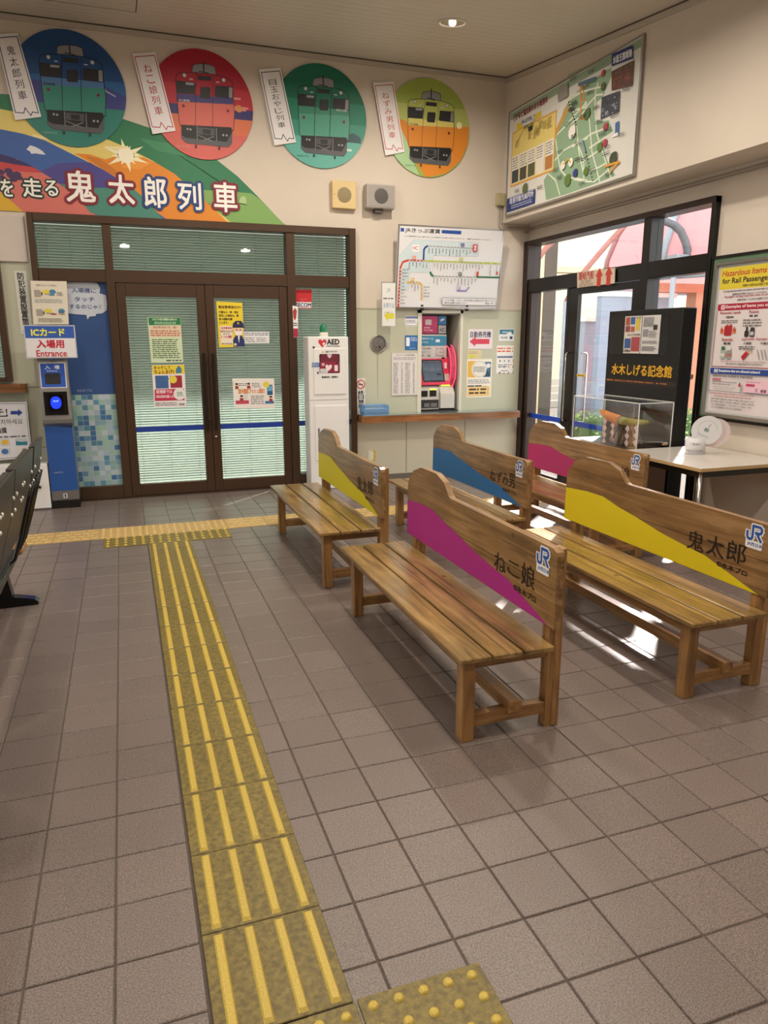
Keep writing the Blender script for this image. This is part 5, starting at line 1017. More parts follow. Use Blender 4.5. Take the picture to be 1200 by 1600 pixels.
s.text('国内電話プッシュ通知！', *(1.025, 0.934, 1.276, 0.98), '#d5822a', .04); s.scrib(*(1.028, 1.004, 1.11, 1.036), 2, '#7a7a80', .9); s.scrib(*(1.154, 0.988, 1.245, 1.037), 3, '#8a8a90', .8); s.scrib(*(1.14, 0.829, 1.272, 0.917), 5, '#8a8a94', .9); s.rrect(*(1.3, 0.915, 1.353, 1.014), .008, '#2a5a8a'); s.rect(*(1.306, 0.954, 1.349, 1.004), '#6ab0cf'); s.disc(*(1.293, 1.017), .03, '#e6d34a'); s.rect(*(0.994, 0.837, 1.12, 0.871), '#c04a5c'); s.rect(*(1.07, 0.878, 1.108, 0.929), '#d8d8de'); s.rect(*(1.277, 0.833, 1.362, 0.859), '#3a78b0')
for a in [(1.011, 1.02), (1.052, 0.906), (1.333, 0.892), (1.124, 1.021)]: s.disc(a[0], a[1], .014, '#dfb99a'); s.disc(a[0], a[1]+.007, .014, '#2f2424', .009); s.rect(a[0]-.016, a[1]-.04, a[0]+.016, a[1]-.013, '#9c3a44')
s.build('door_poster', 'white landscape poster with an orange heading and a phone on right door leaf', 'poster')
s = Sheet(**back(7.068)); s.slabp([(1.569, 1.459), (1.612, 1.459), (1.618, 1.744), (1.567, 1.752)], '#e6e6e8', .002); s.poly([(1.569, 1.703), (1.59, 1.733), (1.607, 1.704), (1.598, 1.636), (1.583, 1.614), (1.571, 1.647)], '#a8342f'); s.scrib(*(1.569, 1.561, 1.606, 1.598), 2, '#3a3a40', 1); s.poly([(1.569, 1.461), (1.612, 1.461), (1.612, 1.541), (1.569, 1.541)], '#a82440')
s.build('door_frame_sticker', 'narrow white and red sticker on the frame right of the double doors', 'sticker')
s = Sheet(**back(7.1165)); s.slabp([(1.605, 1.728), (1.767, 1.73), (1.768, 1.907), (1.605, 1.903)], '#c21f2c', .001); s.poly([(1.606, 1.735), (1.764, 1.737), (1.765, 1.789), (1.606, 1.787)], '#e8e8ea'); s.text('SECOM', *(1.611, 1.743, 1.759, 1.78), '#1c2f5c', .05); s.text('Security', *(1.652, 1.811, 1.714, 1.82), '#e0b0b0', .0); s.text('by', *(1.669, 1.793, 1.686, 1.804), '#e0b0b0', .0)
s.build('security_sticker', 'red and white security company sticker on the tall side pane above the defibrillator cabinet', 'sticker')

# ================================================================ defibrillator cabinet
ax0, ax1, ay = 1.655, 2.055, 6.85
t = empty('defibrillator_cabinet', (1.655, 6.85, 0), 'tall white AED cabinet with green beacon beside the office doors', 'cabinet')
MB().box(0, 0, 0, .395, .20, 1.465, M_white, .008).build('cabinet_body', t)
up_ = MB(); up_.box(.05, -.008, .925, .365, .0, 1.355, M_white, .004); ud = up_.build('upper_door', t)
MB().box(.005, -.002, .872, .39, .001, .878, flat('#b9b9bd', .5)).build('door_gap', t)
ld = MB().box(.05, -.008, .29, .368, .0, .82, M_white, .004).build('lower_door', t)
MB().box(.078, -.012, .515, .095, -.008, .605, flat('#8c8c90', .4, .5), .002).build('latch', ld)
s = Sheet((0, -.0085, 0)); s.rrect(.105, 1.125, .305, 1.305, .012, '#2a161d'); s.rrect(.110, 1.130, .300, 1.235, .015, '#8d1f3f'); s.poly([(.115, 1.235), (.295, 1.235), (.29, 1.30), (.12, 1.30)], '#6d1a32')
def heart(cx, cz, r, m): s.poly([(cx, cz-r)] + [(cx+r*1.0*x_, cz+r*y_) for x_, y_ in ((.55, -.45), (.95, .05), (1, .5), (.75, .85), (.35, .85), (0, .5), (-.35, .85), (-.75, .85), (-1, .5), (-.95, .05), (-.55, -.45))], m)
heart(.195, 1.178, .032, '#e9d9de'); heart(.205, 1.285, .022, '#d9c3c9'); s.rect(.252, 1.145, .285, 1.20, '#e6dfe0'); s.rect(.112, 1.128, .185, 1.168, '#dfe0e4'); s.rect(.128, 1.195, .155, 1.22, '#c9b3ba'); s.scrib(.118, 1.132, .18, 1.162, 4, '#9a9aa2', .9); s.disc(.278, 1.222, .009, '#161214')
s.text('注意', .165, 1.318, .195, 1.334, '#2a2826', .03); s.poly([(.128, 1.318), (.138, 1.336), (.148, 1.318)], '#e0b030'); s.scrib(.20, 1.32, .285, 1.334, 2, '#55504c', .9); s.text('緊急時以外、使用禁止', .125, 1.08, .285, 1.10, '#2a2826', .03)
s.build('window_print', None, None, None, t)
s = Sheet((0, -.0005, 0)); heart(.14, 1.405, .040, '#c5323e'); s.poly([(.15, 1.38), (.165, 1.40), (.155, 1.415), (.172, 1.43), (.16, 1.42), (.14, 1.40)], '#f0e6e6'); s.text('AED', .185, 1.393, .305, 1.44, '#17171a', .05); s.text('自動体外式除細動器', .18, 1.372, .308, 1.383, '#3a3a3e', .02); s.disc(.055, 1.365, .011, '#15151a')
s.build('heading_print', None, None, None, t)
s = Sheet((0, -.0095, 0)); s.rect(.035, 1.185, .105, 1.225, '#3a62a8'); s.scrib(.04, 1.19, .10, 1.22, 2, '#e6e9f0', .95, thick=.35); s.rect(.075, 1.115, .10, 1.18, '#dcdce0'); s.rect(.080, 1.12, .096, 1.14, '#6a2a34'); s.build('side_labels', None, None, None, t)
gm_ = glass('green_beacon_glass', (.05, .42, .25, 1), .1); 
MB().lathe([(.042, 1.465), (.042, 1.50), (.038, 1.505)], flat('#d9d6c8', .4), .175, .08, 0, 20).build('beacon_base', t)
MB().lathe([(.036, 1.500), (.036, 1.545), (.030, 1.568), (.018, 1.580), (.0001, 1.584)], flat('#177a50', .2, 0, 0, coat=.6), .175, .08, 0, 20).build('green_beacon', t)
# bags on the floor by the cabinet base
# ================================================================ blue film with speech bubble and mosaic pattern on the left fixed pane
s = Sheet(**back(7.1185)); fm = [-.615, .125, -.08, 1.925]
s.slab(fm[0], fm[1], fm[2], fm[3], '#2b4f88', .0012)
s.poly([(-0.4, 1.927), (-0.359, 1.925), (-0.225, 1.933), (-0.153, 1.922), (-0.13, 1.879), (-0.139, 1.836), (-0.088, 1.821), (-0.085, 1.75), (-0.093, 1.69), (-0.132, 1.663), (-0.186, 1.656), (-0.185, 1.64), (-0.24, 1.634), (-0.261, 1.605), (-0.268, 1.648), (-0.343, 1.652), (-0.41, 1.66), (-0.41, 1.767)], '#c3cbd8')
s.line([(-0.225, 1.933), (-0.153, 1.922), (-0.13, 1.879), (-0.139, 1.836), (-0.088, 1.821), (-0.085, 1.75), (-0.093, 1.69), (-0.132, 1.663), (-0.186, 1.656), (-0.185, 1.64), (-0.24, 1.634), (-0.261, 1.605), (-0.268, 1.648), (-0.343, 1.652), (-0.41, 1.66)], .004, '#1e3050')
s.text('入場機に', *(-0.366, 1.835, -0.171, 1.876), '#263f78', .02); s.text('タッチ', *(-0.35, 1.762, -0.187, 1.802), '#263f78', .02); s.text('するのじゃ！', *(-0.397, 1.701, -0.145, 1.737), '#263f78', .02)
s.text('©水木プロ', *(-0.399, 0.981, -0.278, 1.009), '#9fb2d0', .0)
zt_ = 0.958; rd = random.Random(21); nx = 11; cw = (fm[2]-fm[0])/nx; s.rect(fm[0], fm[1], fm[2], zt_, '#a9bfc4'); nz_ = int((zt_-fm[1])/cw)
s.h += .0002
for i in range(nx):
    for j in range(nz_+1):
        x = fm[0]+i*cw; z = fm[1]+j*(zt_-fm[1])/(nz_+1); hh_ = (zt_-fm[1])/(nz_+1)
        c = rd.choice(['#9db5bd', '#7fa3b3', '#5f8fae', '#9fbcb6', '#b4c4cc', '#87afab', '#97bbaf', '#b6c6d2', '#4f88a0', '#9fb5c6'])
        if rd.random() < .15: c = '#3f6fa0'
        s.rect(x+.0015, z+.0015, x+cw-.0015, z+hh_-.0015, c, False)
s.build('window_film', 'dark blue window film with a speech bubble above a blue mosaic pattern', 'poster')
# ================================================================ card reader post
YR = 6.81
t = empty('card_reader', (-.67, YR, 0), 'steel ticket gate post with a glowing blue touch panel', 'card reader')
st_ = flat('#9a9895', .3, .8, .05)
MB().box(.0, 0, 0, .225, .20, .07, M_black, .002).build('plinth', t)
MB().box(.002, .0, .07, .222, .20, .72, flat('#8a8886', .35, .7), .004).build('post_body', t)
s = Sheet((0, -.0005, 0)); s.rect(.003, .155, .221, .722, '#1d4f9a'); s.text('©水木プロ', .04, .31, .11, .325, '#b9cbe6', 0); s.rect(.095, .09, .128, .13, '#c9c9c9'); s.text('1', .106, .097, .117, .123, '#1a1a1a', .03); s.poly([(.003, .722), (.06, .722), (.221, .70), (.221, .722)], '#10264e'); s.build('blue_front_sheet', None, None, None, t)
hd_ = MB(); hd_.prism([(-.03, .745), (-.03, .775), (.045, 1.285), (.17, 1.285), (.20, .72), (.0, .72)], -.004, .228, 'x', st_); hd_.build('sloping_head', t)
sl2 = Vector((0, .075, .51)).normalized(); sn2 = Vector((0, -sl2.z, sl2.y))
s = Sheet((0, -.03, .775), (1, 0, 0), sl2, sn2); s.h = .0006
s.slabp([(.022, .04), (.205, .04), (.205, .235), (.022, .235)], flat('#0e0e10', .12, 0, 0, coat=.5), .012); s.rrect(.055, .07, .172, .215, .01, flat('#050507', .1, 0, 0))
s.rrect(.073, .092, .155, .195, .04, flat('#0a2cff', .3, 0, 0, emit=1.6)); s.text('タッチ', .094, .148, .134, .165, flat('#8fb4ff', .3, 0, 0, emit=1.5), .03); s.build('touch_panel', None, None, None, t)
s = Sheet((0, -.03, .775), (1, 0, 0), sl2, sn2); s.h = .0006
s.slabp([(.01, .268), (.210, .268), (.210, .475), (.01, .475)], '#e2e6ee', .002); s.rect(.016, .274, .204, .472, '#1c50b4'); s.text('入', .052, .425, .092, .458, '#e9edf6', .02); s.text('場', .125, .425, .165, .458, '#e9edf6', .02); s.text('Entrance', .066, .405, .145, .418, '#cdd8ee', .02); s.rect(.045, .30, .165, .39, '#15171c')
s.build('head_display', None, None, None, t)
t2 = empty('card_sign', (-.74, 6.77, 1.29), 'white and blue ICカード 入場用 Entrance board on top of gate post', 'sign'); t2.name = 'entrance_sign'
s = Sheet((0, 0, 0)); s.slab(0, 0, .388, .265, '#e4e4ea', .006); s.frame(.004, .004, .384, .261, .002, '#55596a'); s.rect(.008, .16, .380, .257, '#2f5cb4'); s.text('ICカード', .055, .178, .305, .236, '#eef04a', .045); s.text('入場用', .088, .082, .292, .146, '#c01f38', .045); s.text('Entrance', .078, .012, .308, .062, '#c01f38', .03); s.build('sign_face', None, None, None, t2)
MB().box(.17, .0, -.01, .21, .14, .02, flat('#2f6ac0', .4)).build('sign_clip', t2)
# wall signs at the left
s = sheet('n'); q = (-0.803, 1.528, -0.706, 2.005); s.slab(q[0], q[1]-.04, q[2], q[3], '#d9dad2', .003); s.vtext('防犯装置設置箇所', q[0]+.022, q[1]-.03, q[2]-.024, q[3]-.012, '#26282a', .03, .08)
s.build('vertical_notice', 'vertical white notice with black characters 防犯装置設置箇所 at far left', 'notice')
s = Sheet(**back(7.05)); s.slabp([(-0.689, 1.566), (-0.411, 1.567), (-0.396, 1.924), (-0.677, 1.922)], '#e3dccb', .004)
a0_, z0_2, a1_, z1_2 = (-0.668, 1.572, -0.421, 1.913); w = a1_-a0_; h_ = z1_2-z0_2
s.text('境港駅での ICカードのご利用方法', a0_+.03, z1_2-.035, a1_-.06, z1_2-.018, '#4a4640', .01)
for z, cc in ((z0_2+h_*.64, '#e2d24a'), (z0_2+h_*.18, '#e2d24a')):
    s.rect(a0_+.01, z, a0_+.06, z+h_*.17, '#a8a296'); s.disc(a0_+w*.42, z+h_*.13, .03, cc, .018); s.disc(a0_+w*(.62 if z > z0_2+.2 else .85), z+h_*.13, .026, '#4a86b0', .02); s.rect(a0_+.09, z+.02, a0_+.15, z+.028, '#8a8a80'); s.rect(a0_+w*.5, z+.012, a0_+w*.68, z+.024, '#4f8ab0' if z > z0_2+.2 else '#b04a44'); s.scrib(a0_+w*.75, z+.01, a0_+w*.95, z+.045, 3, '#55524c', .9); s.rect(a0_+w*.25, z+h_*.04, a0_+w*.3, z+h_*.12, '#5a5850')
s.scrib(a0_+.01, z0_2+h_*.50, a1_-.02, z0_2+h_*.60, 3, '#8a97a0', .9, 3, .4); s.scrib(a0_+.02, z0_2+.01, a1_-.03, z0_2+h_*.14, 4, '#8a8478', .9, 8)
s.build('usage_notice', 'cream notice with small diagrams above the blue and white entrance board', 'notice')
# large multilingual board, white stand below
s = Sheet(**back(7.02)); q = (-1.09, 0.424, -0.855, 0.918); s.slabp([(-1.173, 0.416), (-0.811, 0.432), (-0.805, 0.916), (-1.116, 0.919)], '#dcdee6', .01)
s.line([(-1.171, 0.43), (-0.821, 0.444), (-0.815, 0.902), (-1.117, 0.907)], .004, '#5a5c6a')
s.poly([(-0.938, 0.842), (-0.881, 0.84), (-0.879, 0.857), (-0.847, 0.825), (-0.886, 0.793), (-0.884, 0.81), (-0.942, 0.812)], '#1f3f94'); s.text('チ！', *(-1.052, 0.802, -0.966, 0.86), '#1d1d22', .03); s.rect(*(-1.103, 0.795, -0.964, 0.804), '#1d1d22')
s.text('터치하세요', *(-1.068, 0.726, -0.855, 0.774), '#2a2a30', .0); s.text('触摸', *(-1.069, 0.653, -0.987, 0.702), '#2a2a30', .03); s.scrib(*(-1.122, 0.607, -0.826, 0.635), 1, '#6a6a74', 1)
for k, c in enumerate(('#c9cfd6', '#c3cdd4', '#c9cfd6', '#dcdcd8')):
    qq = [(-1.047, 0.544, -0.973, 0.606), (-0.927, 0.543, -0.836, 0.603), (-1.054, 0.464, -0.973, 0.524), (-0.927, 0.463, -0.838, 0.524)][k]
    s.rrect(*qq, .006, c); 
    if k == 0: s.disc((qq[0]+qq[2])/2, (qq[1]+qq[3])/2, .028, '#e5b62e', .022)
    if k == 1: s.poly([(qq[0], qq[1]), (qq[0], qq[3]-.02), (qq[0]+.04, qq[3]-.03), (qq[0]+.08, qq[1]+.03), (qq[2], qq[3]-.025), (qq[2], qq[1])], '#2a7f96')
    if k == 2: s.disc(qq[0]+.035, (qq[1]+qq[3])/2, .028, '#3a6ea8', .024)
    if k == 3: s.disc(qq[2]-.025, (qq[1]+qq[3])/2, .025, '#9a9298', .024)
s.build('language_board', 'white framed board with blue arrow and Korean text at far left', 'sign')
t = empty('folding_stand', (-1.05, 6.80, 0), 'low white stand with a black handle beside the gate post', 'stand'); t.name = 'white_stand'
MB().box(-.1, 0, .012, .372, .14, .40, M_white, .004).build('stand_body', t); MB().box(-.1, .0, 0, .372, .14, .012, flat('#55555a', .6)).build('stand_base', t)
MB().tube([(.24, -.03, .235), (.31, -.03, .20)], .012, M_black, 10).box(.245, -.03, .225, .255, .002, .24, M_black).build('handle', t)

# ================================================================ beam seating at the left edge
bs = empty('waiting_seats', (0, 0, 0), 'black steel waiting bench with riveted dark grey backrest cropped at left edge', 'bench'); bs.name = 'steel_bench'
gm2 = flat('#3d3936', .38, .5, .05); bkk = flat('#0e0d0e', .2, .3, 0)
prof = [(-.449, .912), (-.462, .82), (-.481, .727), (-.515, .62), (-.558, .47), (-.600, .345)]
def panel(y0, y1, p0, p1, th=.012, top=0):
    b = MB(); pts = prof[p0:p1]
    n = len(pts); vs = []
    for y in (y0, y1):
        for x, z in pts: vs.append((x, y, z))
        for x, z in pts[::-1]: vs.append((x-th, y, z))
    m_ = 2*n; fs = [list(range(m_)), list(range(m_, 2*m_))[::-1]] + [(k, (k+1) % m_, m_+(k+1) % m_, m_+k) for k in range(m_)]
    b.add(vs, fs, gm2); return b
b = panel(4.02, 4.42, 0, 3); b.box(-.480, 4.04, .885, -.461, 4.40, .912, flat('#2d2b29', .4), .004); b.build('backrest', bs)
for y0 in (3.30, 2.62, 1.9):
    y1 = y0+.66; b = panel(y0, y1, 0, 5); b.box(-.492, y0+.03, .885, -.461, y1-.03, .912, flat('#2d2b29', .4), .004); b.build('backrest', bs)
rv = MB()
for ys_ in ((4.36, 4.08, 3.92, 3.62, 3.56, 3.36, 3.26, 2.95, 2.9),):
    for y in ys_:
        for z in (.80, .73):
            x = -.462-(.82-z)*.2 + .002; rv.lathe([(.009, 0), (.008, .004), (.0001, .007)], flat('#e9e7e2', .3, .2, 0), x, y, z, 8, 'x')
rv.build('rivets', bs)
for y in (4.44, 4.36, 4.28, 4.20, 4.0, 3.98):
    yy = y
    MB().tube([(x+.004, yy, z) for x, z in prof[2:]] + [(-.64, yy, .31), (-.72, yy, .30), (-.98, yy, .34), (-1.02, yy, .345)], .011, bkk, 8).build('side_rib', bs)
for k in range(5): MB().box(-.66-.075*k, 1.9, .318+.006*k, -.605-.075*k, 4.46, .335+.006*k, bkk, .004).build('seat_slat', bs)
MB().tube([(-.645, 1.5, .275), (-.645, 4.50, .275)], .022, bkk, 12).build('beam', bs)
MB().box(-.665, 4.22, .30, -.585, 4.40, .340, flat('#a5794a', .4, 0, .15, 20), .012).build('wooden_armrest', bs)
for y in (4.28, 2.0):
    l_ = MB(); l_.prism([(-.70, .29), (-.665, .05), (-.66, .0), (-.80, 0), (-.80, .05), (-.76, .29)], y-.035, y+.035, 'y', bkk)
    l_.build('leg', bs)
    MB().prism([(-1.04, 0), (-1.04, .03), (-.80, .055), (-.66, .055), (-.56, .034), (-.540, .016), (-.545, 0)], y-.03, y+.03, 'y', bkk).build('foot', bs)

# ================================================================ hazard board on the right wall
hb = empty('poster_board', (0, 0, 0), 'green framed board with yellow headed Hazardous Items poster on right wall', 'notice board'); hb.name = 'notice_board'
y1 = -4.44; gz0, gz1 = 0.874, 1.997
f = Sheet(**rside(XR-.001)); f.slab(-4.43, gz0, -2.9, gz1, '#587558', .03); f.build('green_board', None, None, None, hb)
ed = MB().box(XR-.04, 2.9, gz1, XR-.0, 4.445, gz1+.018, M_black).box(XR-.04, 2.9, gz0-.018, XR, 4.445, gz0, M_black).box(XR-.04, 4.43, gz0, XR, 4.447, gz1, M_black); ed.build('black_edge', hb)
Xp = 4.075
s = Sheet(**rside(Xp)); q = (-4.338, 1.924, -3.933, 1.93); pl, pz1 = (-4.333, 1.924); pz0 = 0.916; pr = -3.05
s.slab(pl-.035, pz0-.02, pr+.03, pz1+.03, '#b9bcbc', .006)
s.rect(pl, pz0+.005, pr, pz1, '#d9d2d4')
s.rect(pl, 1.776, pr, pz1, '#d6c436')
def tq(t, c, bl, br, tr_, tl, m, bold=.02): s.text(t, 0, 0, 0, 0, m, bold, quad=[bl, br, tr_, tl])
A0 = [(-4.313, 1.866), (-3.929, 1.863), (-3.934, 1.895), (-4.316, 1.908)]
hz0 = min(A0[0][1], A0[1][1]); lx = A0[0][0]; rx = A0[1][0]; th = 0.038
zA = 1.866; zB = 1.814
s.text('Hazardous Items', lx, zA, rx, zA+th, '#b5402c', .035, shear=.15)
s.text('for Rail Passengers', -4.31, zB-.008, -3.918+.045, zB+th*.98, '#25211c', .035)
XV = -3.928
def row(t, a0, z0, a1, h, m, bold=.01): s.text(t, a0, z0, a1, z0+h, m, bold)
row('列車内への持ち込みを禁止する危険物', -4.121, 1.785, XV+.06, .017, '#3a352c', .02)
row('Carrying hazardous items into stations and onto trains is prohibited', -4.291, 1.751, XV+.09, .022, '#4a4648', .015)
row('危険物を駅や列車内へ持ち込むことはできません', -4.206, 1.732, XV+.02, .016, '#3d393b', .015)
row('Passengers carrying hazardous items are prohibited', -4.275, 1.712, XV+.10, .023, '#a0404a', .015)
row('危険物を所持しているお客さまは乗車できません', -4.155, 1.692, XV+.05, .016, '#3d393b', .015)
za = 1.633; zb_ = 1.678; s.rrect(pl+.005, za, pr-.02, zb_, .010, '#a51f3c'); bx0 = -4.296; bx1 = -4.26; s.rect(bx0, za+.008, bx1, zb_-.008, '#e8dadd'); s.line([(bx0+.008, za+.014), (bx1-.008, zb_-.014)], .005, '#a51f3c'); s.line([(bx1-.008, za+.014), (bx0+.008, zb_-.014)], .005, '#a51f3c')
x0_ = -4.25; s.text('Examples of Items you cannot bring', x0_, za+.010, x0_+(XV-x0_)*1.63, zb_-.010, '#f0e8ea', .03)
zl = 1.244; s.line([(pl+.005, za), (pl+.003, zl), (pr-.02, zl)], .004, '#a51f3c')
def item(px_, z_, t, sub, hw_=.08): s.text(t, px_-hw_, z_, px_+hw_, z_+.022, '#b04a58', .02); s.text(sub, px_-.035, z_-.024, px_+.035, z_-.009, '#35302f', .03)
c1x = -4.206; c1z = 1.603; c2x = -3.997; c2z = 1.606
item(c1x, c1z, 'Flammable Liquids', '可燃性液体', .093); item(c2x, c2z, 'Poisons', '毒物・劇物', .040); s.scrib(c1x-.075, c1z-.060, c1x+.075, c1z-.034, 2, '#7a7476', .9); s.scrib(c2x-.085, c2z-.090, c2x+.085, c2z-.034, 3, '#7a7476', .9)
gx = -4.208; gt = 1.537; gb = 1.459; gh = gt-gb
s.rrect(gx-.036, gb, gx+.034, gt-gh*.12, .010, '#a81f28'); s.rrect(gx-.018, gt-gh*.16, gx+.032, gt, .007, '#a81f28'); s.rrect(gx-.006, gt-gh*.10, gx+.02, gt-gh*.03, .003, '#d9d2d4')
for fx_ in (gx-.058, gx+.056): s.poly([(fx_-.012, gb+gh*.2), (fx_-.014, gb+gh*.45), (fx_-.002, gb+gh*.85), (fx_+.004, gb+gh*.6), (fx_+.013, gb+gh*.62), (fx_+.013, gb+gh*.2)], '#c8452c'); s.poly([(fx_-.006, gb+gh*.2), (fx_, gb+gh*.45), (fx_+.006, gb+gh*.2)], '#e8a03c')
bx_ = -4.035; bt_ = 1.518; bb_ = 1.45; bh_ = bt_-bb_
s.rrect(bx_-.022, bb_, bx_+.014, bb_+bh_*.62, .009, '#2a2727'); s.rect(bx_-.012, bb_+bh_*.6, bx_+.004, bt_, '#2a2727'); s.rrect(bx_+.024, bb_, bx_+.064, bb_+bh_*.75, .006, '#3a3737'); s.rect(bx_+.028, bb_+bh_*.75, bx_+.060, bb_+bh_*.92, '#2a2727'); s.rect(bx_+.029, bb_+bh_*.15, bx_+.059, bb_+bh_*.5, '#bdb8b9')
p3x = -4.205; p3z = 1.422; p4x = -4.021; p4z = 1.424; p5x = -3.895
item(p3x, p3z, 'Pesticides', '農薬', .050); item(p4x, p4z, 'explosives', '火薬類', .055); item(p5x+.02, p4z, 'Improper items', '不適切', .075); s.scrib(p4x-.07, p4z-.062, p4x+.07, p4z-.034, 2, '#55504f', .9)
pt_ = 1.385; pb_ = 1.297; ph_ = pt_-pb_
for k, (x_, cc) in enumerate(((-4.234, '#2f6f48'), (-4.177, '#5a6a60'))):
    s.rrect(x_-.023, pb_, x_+.023, pb_+ph_*(.75-.05*k), .011, '#8c9590' if k else '#a3aca6'); s.rect(x_-.016, pb_+ph_*.7, x_+.016, pt_-ph_*.05*k, cc if k == 0 else '#d8d4d2'); s.rect(x_-.023, pb_+ph_*.22, x_+.023, pb_+ph_*.45, '#d2ccc9' if k == 0 else '#a86a64')
dt_ = 1.363; db_ = 1.291; dh_ = dt_-db_; dx_ = -4.027
s.poly([(dx_-.036, db_+dh_*.35), (dx_+.012, dt_), (dx_+.036, dt_-dh_*.25), (dx_-.014, db_)], '#b02430'); s.poly([(dx_+.005, dt_-dh_*.08), (dx_+.012, dt_), (dx_+.036, dt_-dh_*.25), (dx_+.028, dt_-dh_*.36)], '#d8a060'); s.line([(dx_+.028, dt_-dh_*.1), (dx_+.05, dt_), (dx_+.056, dt_-dh_*.35)], .004, '#6a6464')
for dx in (-.02, .012, .04): s.line([(p5x+dx-.012, dt_), (p5x+dx+.012, db_+.01)], .007, '#8a8a8e')
row('Items that could harm other passengers or damage vehicles', -4.242, 1.274, XV+.08, .014, '#a04a52', .01); row('他のお客さまに危害を及ぼすおそれのあるもの', -4.193, 1.259, XV+.06, .012, '#3d393b', .02)
za = 1.193; zb_ = 1.233; s.rrect(pl+.0, za, pr-.02, zb_, .010, '#20428c'); bx0 = -4.295; bx1 = -4.26; s.rect(bx0, za+.007, bx1, zb_-.007, '#dfe3ee'); s.disc((bx0+bx1)/2, (za+zb_)/2, .012, '#20428c'); s.disc((bx0+bx1)/2, (za+zb_)/2, .008, '#dfe3ee')
x0_ = -4.249; s.text('Exceptions that are allowed onboard', x0_, za+.009, XV+.045, zb_-.009, '#eef0f6', .03)
row('Daily use items available at retail stores', -4.303, 1.166, -3.938, .022, '#3a3a4a', .02)
q = (-4.304, 1.147, -4.222, 1.159); s.rrect(q[0], q[1], q[2], q[3], .006, '#c04a60'); s.text('Portable', q[0]+.012, q[1]+.004, q[2]-.012, q[3]-.004, '#f0dfe3', .02)
row('Daily use items including flammable', -4.305, 1.129, -4.073, .014, '#35333c'); row('liquids or high pressure gas', -4.303, 1.113, -4.132, .014, '#35333c')
row('Alcohol content over 70% is prohibited', -4.284, 1.093, -4.078, .009, '#35333c', 0); row('in the total amount of 2 L or less per person', -4.289, 1.08, -4.09, .008, '#35333c', 0)
zl2 = 1.07; s.line([(pl+.0, za), (pl-.004, zl2), (pr-.02, zl2)], .003, '#30406c')
x_ = -4.044; s.rrect(x_-.010, zl2+.012, x_+.010, zl2+.045, .003, '#c9c9cf'); s.rect(x_-.010, zl2+.040, x_+.010, zl2+.058, '#b03a48'); s.poly([(x_-.006, zl2+.058), (x_, zl2+.076), (x_+.006, zl2+.058)], '#3a3a40'); s.line([(-4.016, zl2+.012), (-4.019, zl2+.055)], .004, '#6a6a70')
x_ = -4.0; zt_2 = 1.161; s.rrect(x_, zl2+.006, pr-.03, zt_2, .006, '#e6bfd0'); row('Possible exceptions that are not allowed', x_+.016, zt_2-.020, XV+.06, .011, '#5a2a40'); s.rrect(x_+.014, zt_2-.044, x_+.09, zt_2-.027, .006, '#b83a64')
s.line([(x_+.095, zl2+.012), (x_+.12, zl2+.038)], .004, '#7a4a66'); s.line([(x_+.12, zl2+.012), (x_+.095, zl2+.038)], .004, '#7a4a66'); s.disc(x_+.155, zl2+.022, .012, '#8a5a74'); s.disc(x_+.18, zl2+.022, .012, '#8a5a74')
row('If you find any suspicious objects in the station or on the train, do not touch', -4.315, 1.044, XV+.02, .019, '#b04a54'); row('them. Ensure your safety and inform station staff or train crew', -4.267, 1.026, XV+.0, .018, '#b04a54')
row('駅構内や列車内で不審物を発見した場合は、手を触れずに係員へお知らせください', -4.295, 1.008, XV+.03, .011, '#35302f', .015)
for t_, z_, e_ in (('国土交通省・警察庁・JR北海道・JR東日本・JR東海・JR西日本', 0.986, .03), ('（一社）日本民営鉄道協会・（一社）日本モノレール協会・（一社）', 0.966, .01), ('（一社）公営交通事業協会・第三セクター鉄道等協議会', 0.946, -.07)): row(t_, -4.294, z_, XV+e_, .016, '#4a4648', 0)
s.build('printed_poster', None, None, None, hb)
r_ = MB()
zt2 = pz1+.03; zb2 = pz0-.02; al_ = -(pl-.035); ar_ = -(pr+.03)
r_.box(4.05, ar_, zt2-.012, 4.08, al_, zt2+.012, M_steel, .003).box(4.05, ar_, zb2-.012, 4.08, al_, zb2+.012, M_steel, .003).box(4.05, al_-.012, zb2, 4.08, al_+.012, zt2, M_steel, .003); r_.build('silver_frame', hb)
# ferry sign on the door header
fs_ = Sheet(**rside(4.062)); fs_.slabp([(-6.094, 1.904), (-5.535, 1.907), (-5.544, 2.035), (-6.109, 2.047)], '#cfc0ad', .006)
fs_.text('隠岐汽船', *(-6.074, 1.969, -5.844, 2.039), '#b03a30', .03); fs_.text('OKI FERRY', *(-6.042, 1.936, -5.873, 1.966), '#6a4a44', .0); fs_.text('FOR OKI-ISLANDS', *(-6.063, 1.902, -5.843, 1.936), '#6a4a44', .0)
for a in [(-5.762, 1.971), (-5.624, 1.973)]: x, z = a; fs_.poly([(x-.03, z-.075), (x-.03, z+.01), (x-.055, z+.01), (x, z+.085), (x+.055, z+.01), (x+.03, z+.01), (x+.03, z-.075)], '#bf4034')
fs_.build('ferry_sign', 'cream ferry sign with two red up arrows on the door header', 'sign')
fs_ = Sheet(**rside(4.095)); fs_.slab(*(-6.075, 1.092, -5.94, 1.115), '#d9b32a', .001); fs_.scrib(*(-6.052, 1.097, -5.958, 1.109), 1, '#5a4a14', .9); fs_.build('yellow_sticker', 'small yellow sticker on the glass beside the chrome door handle', 'sticker')

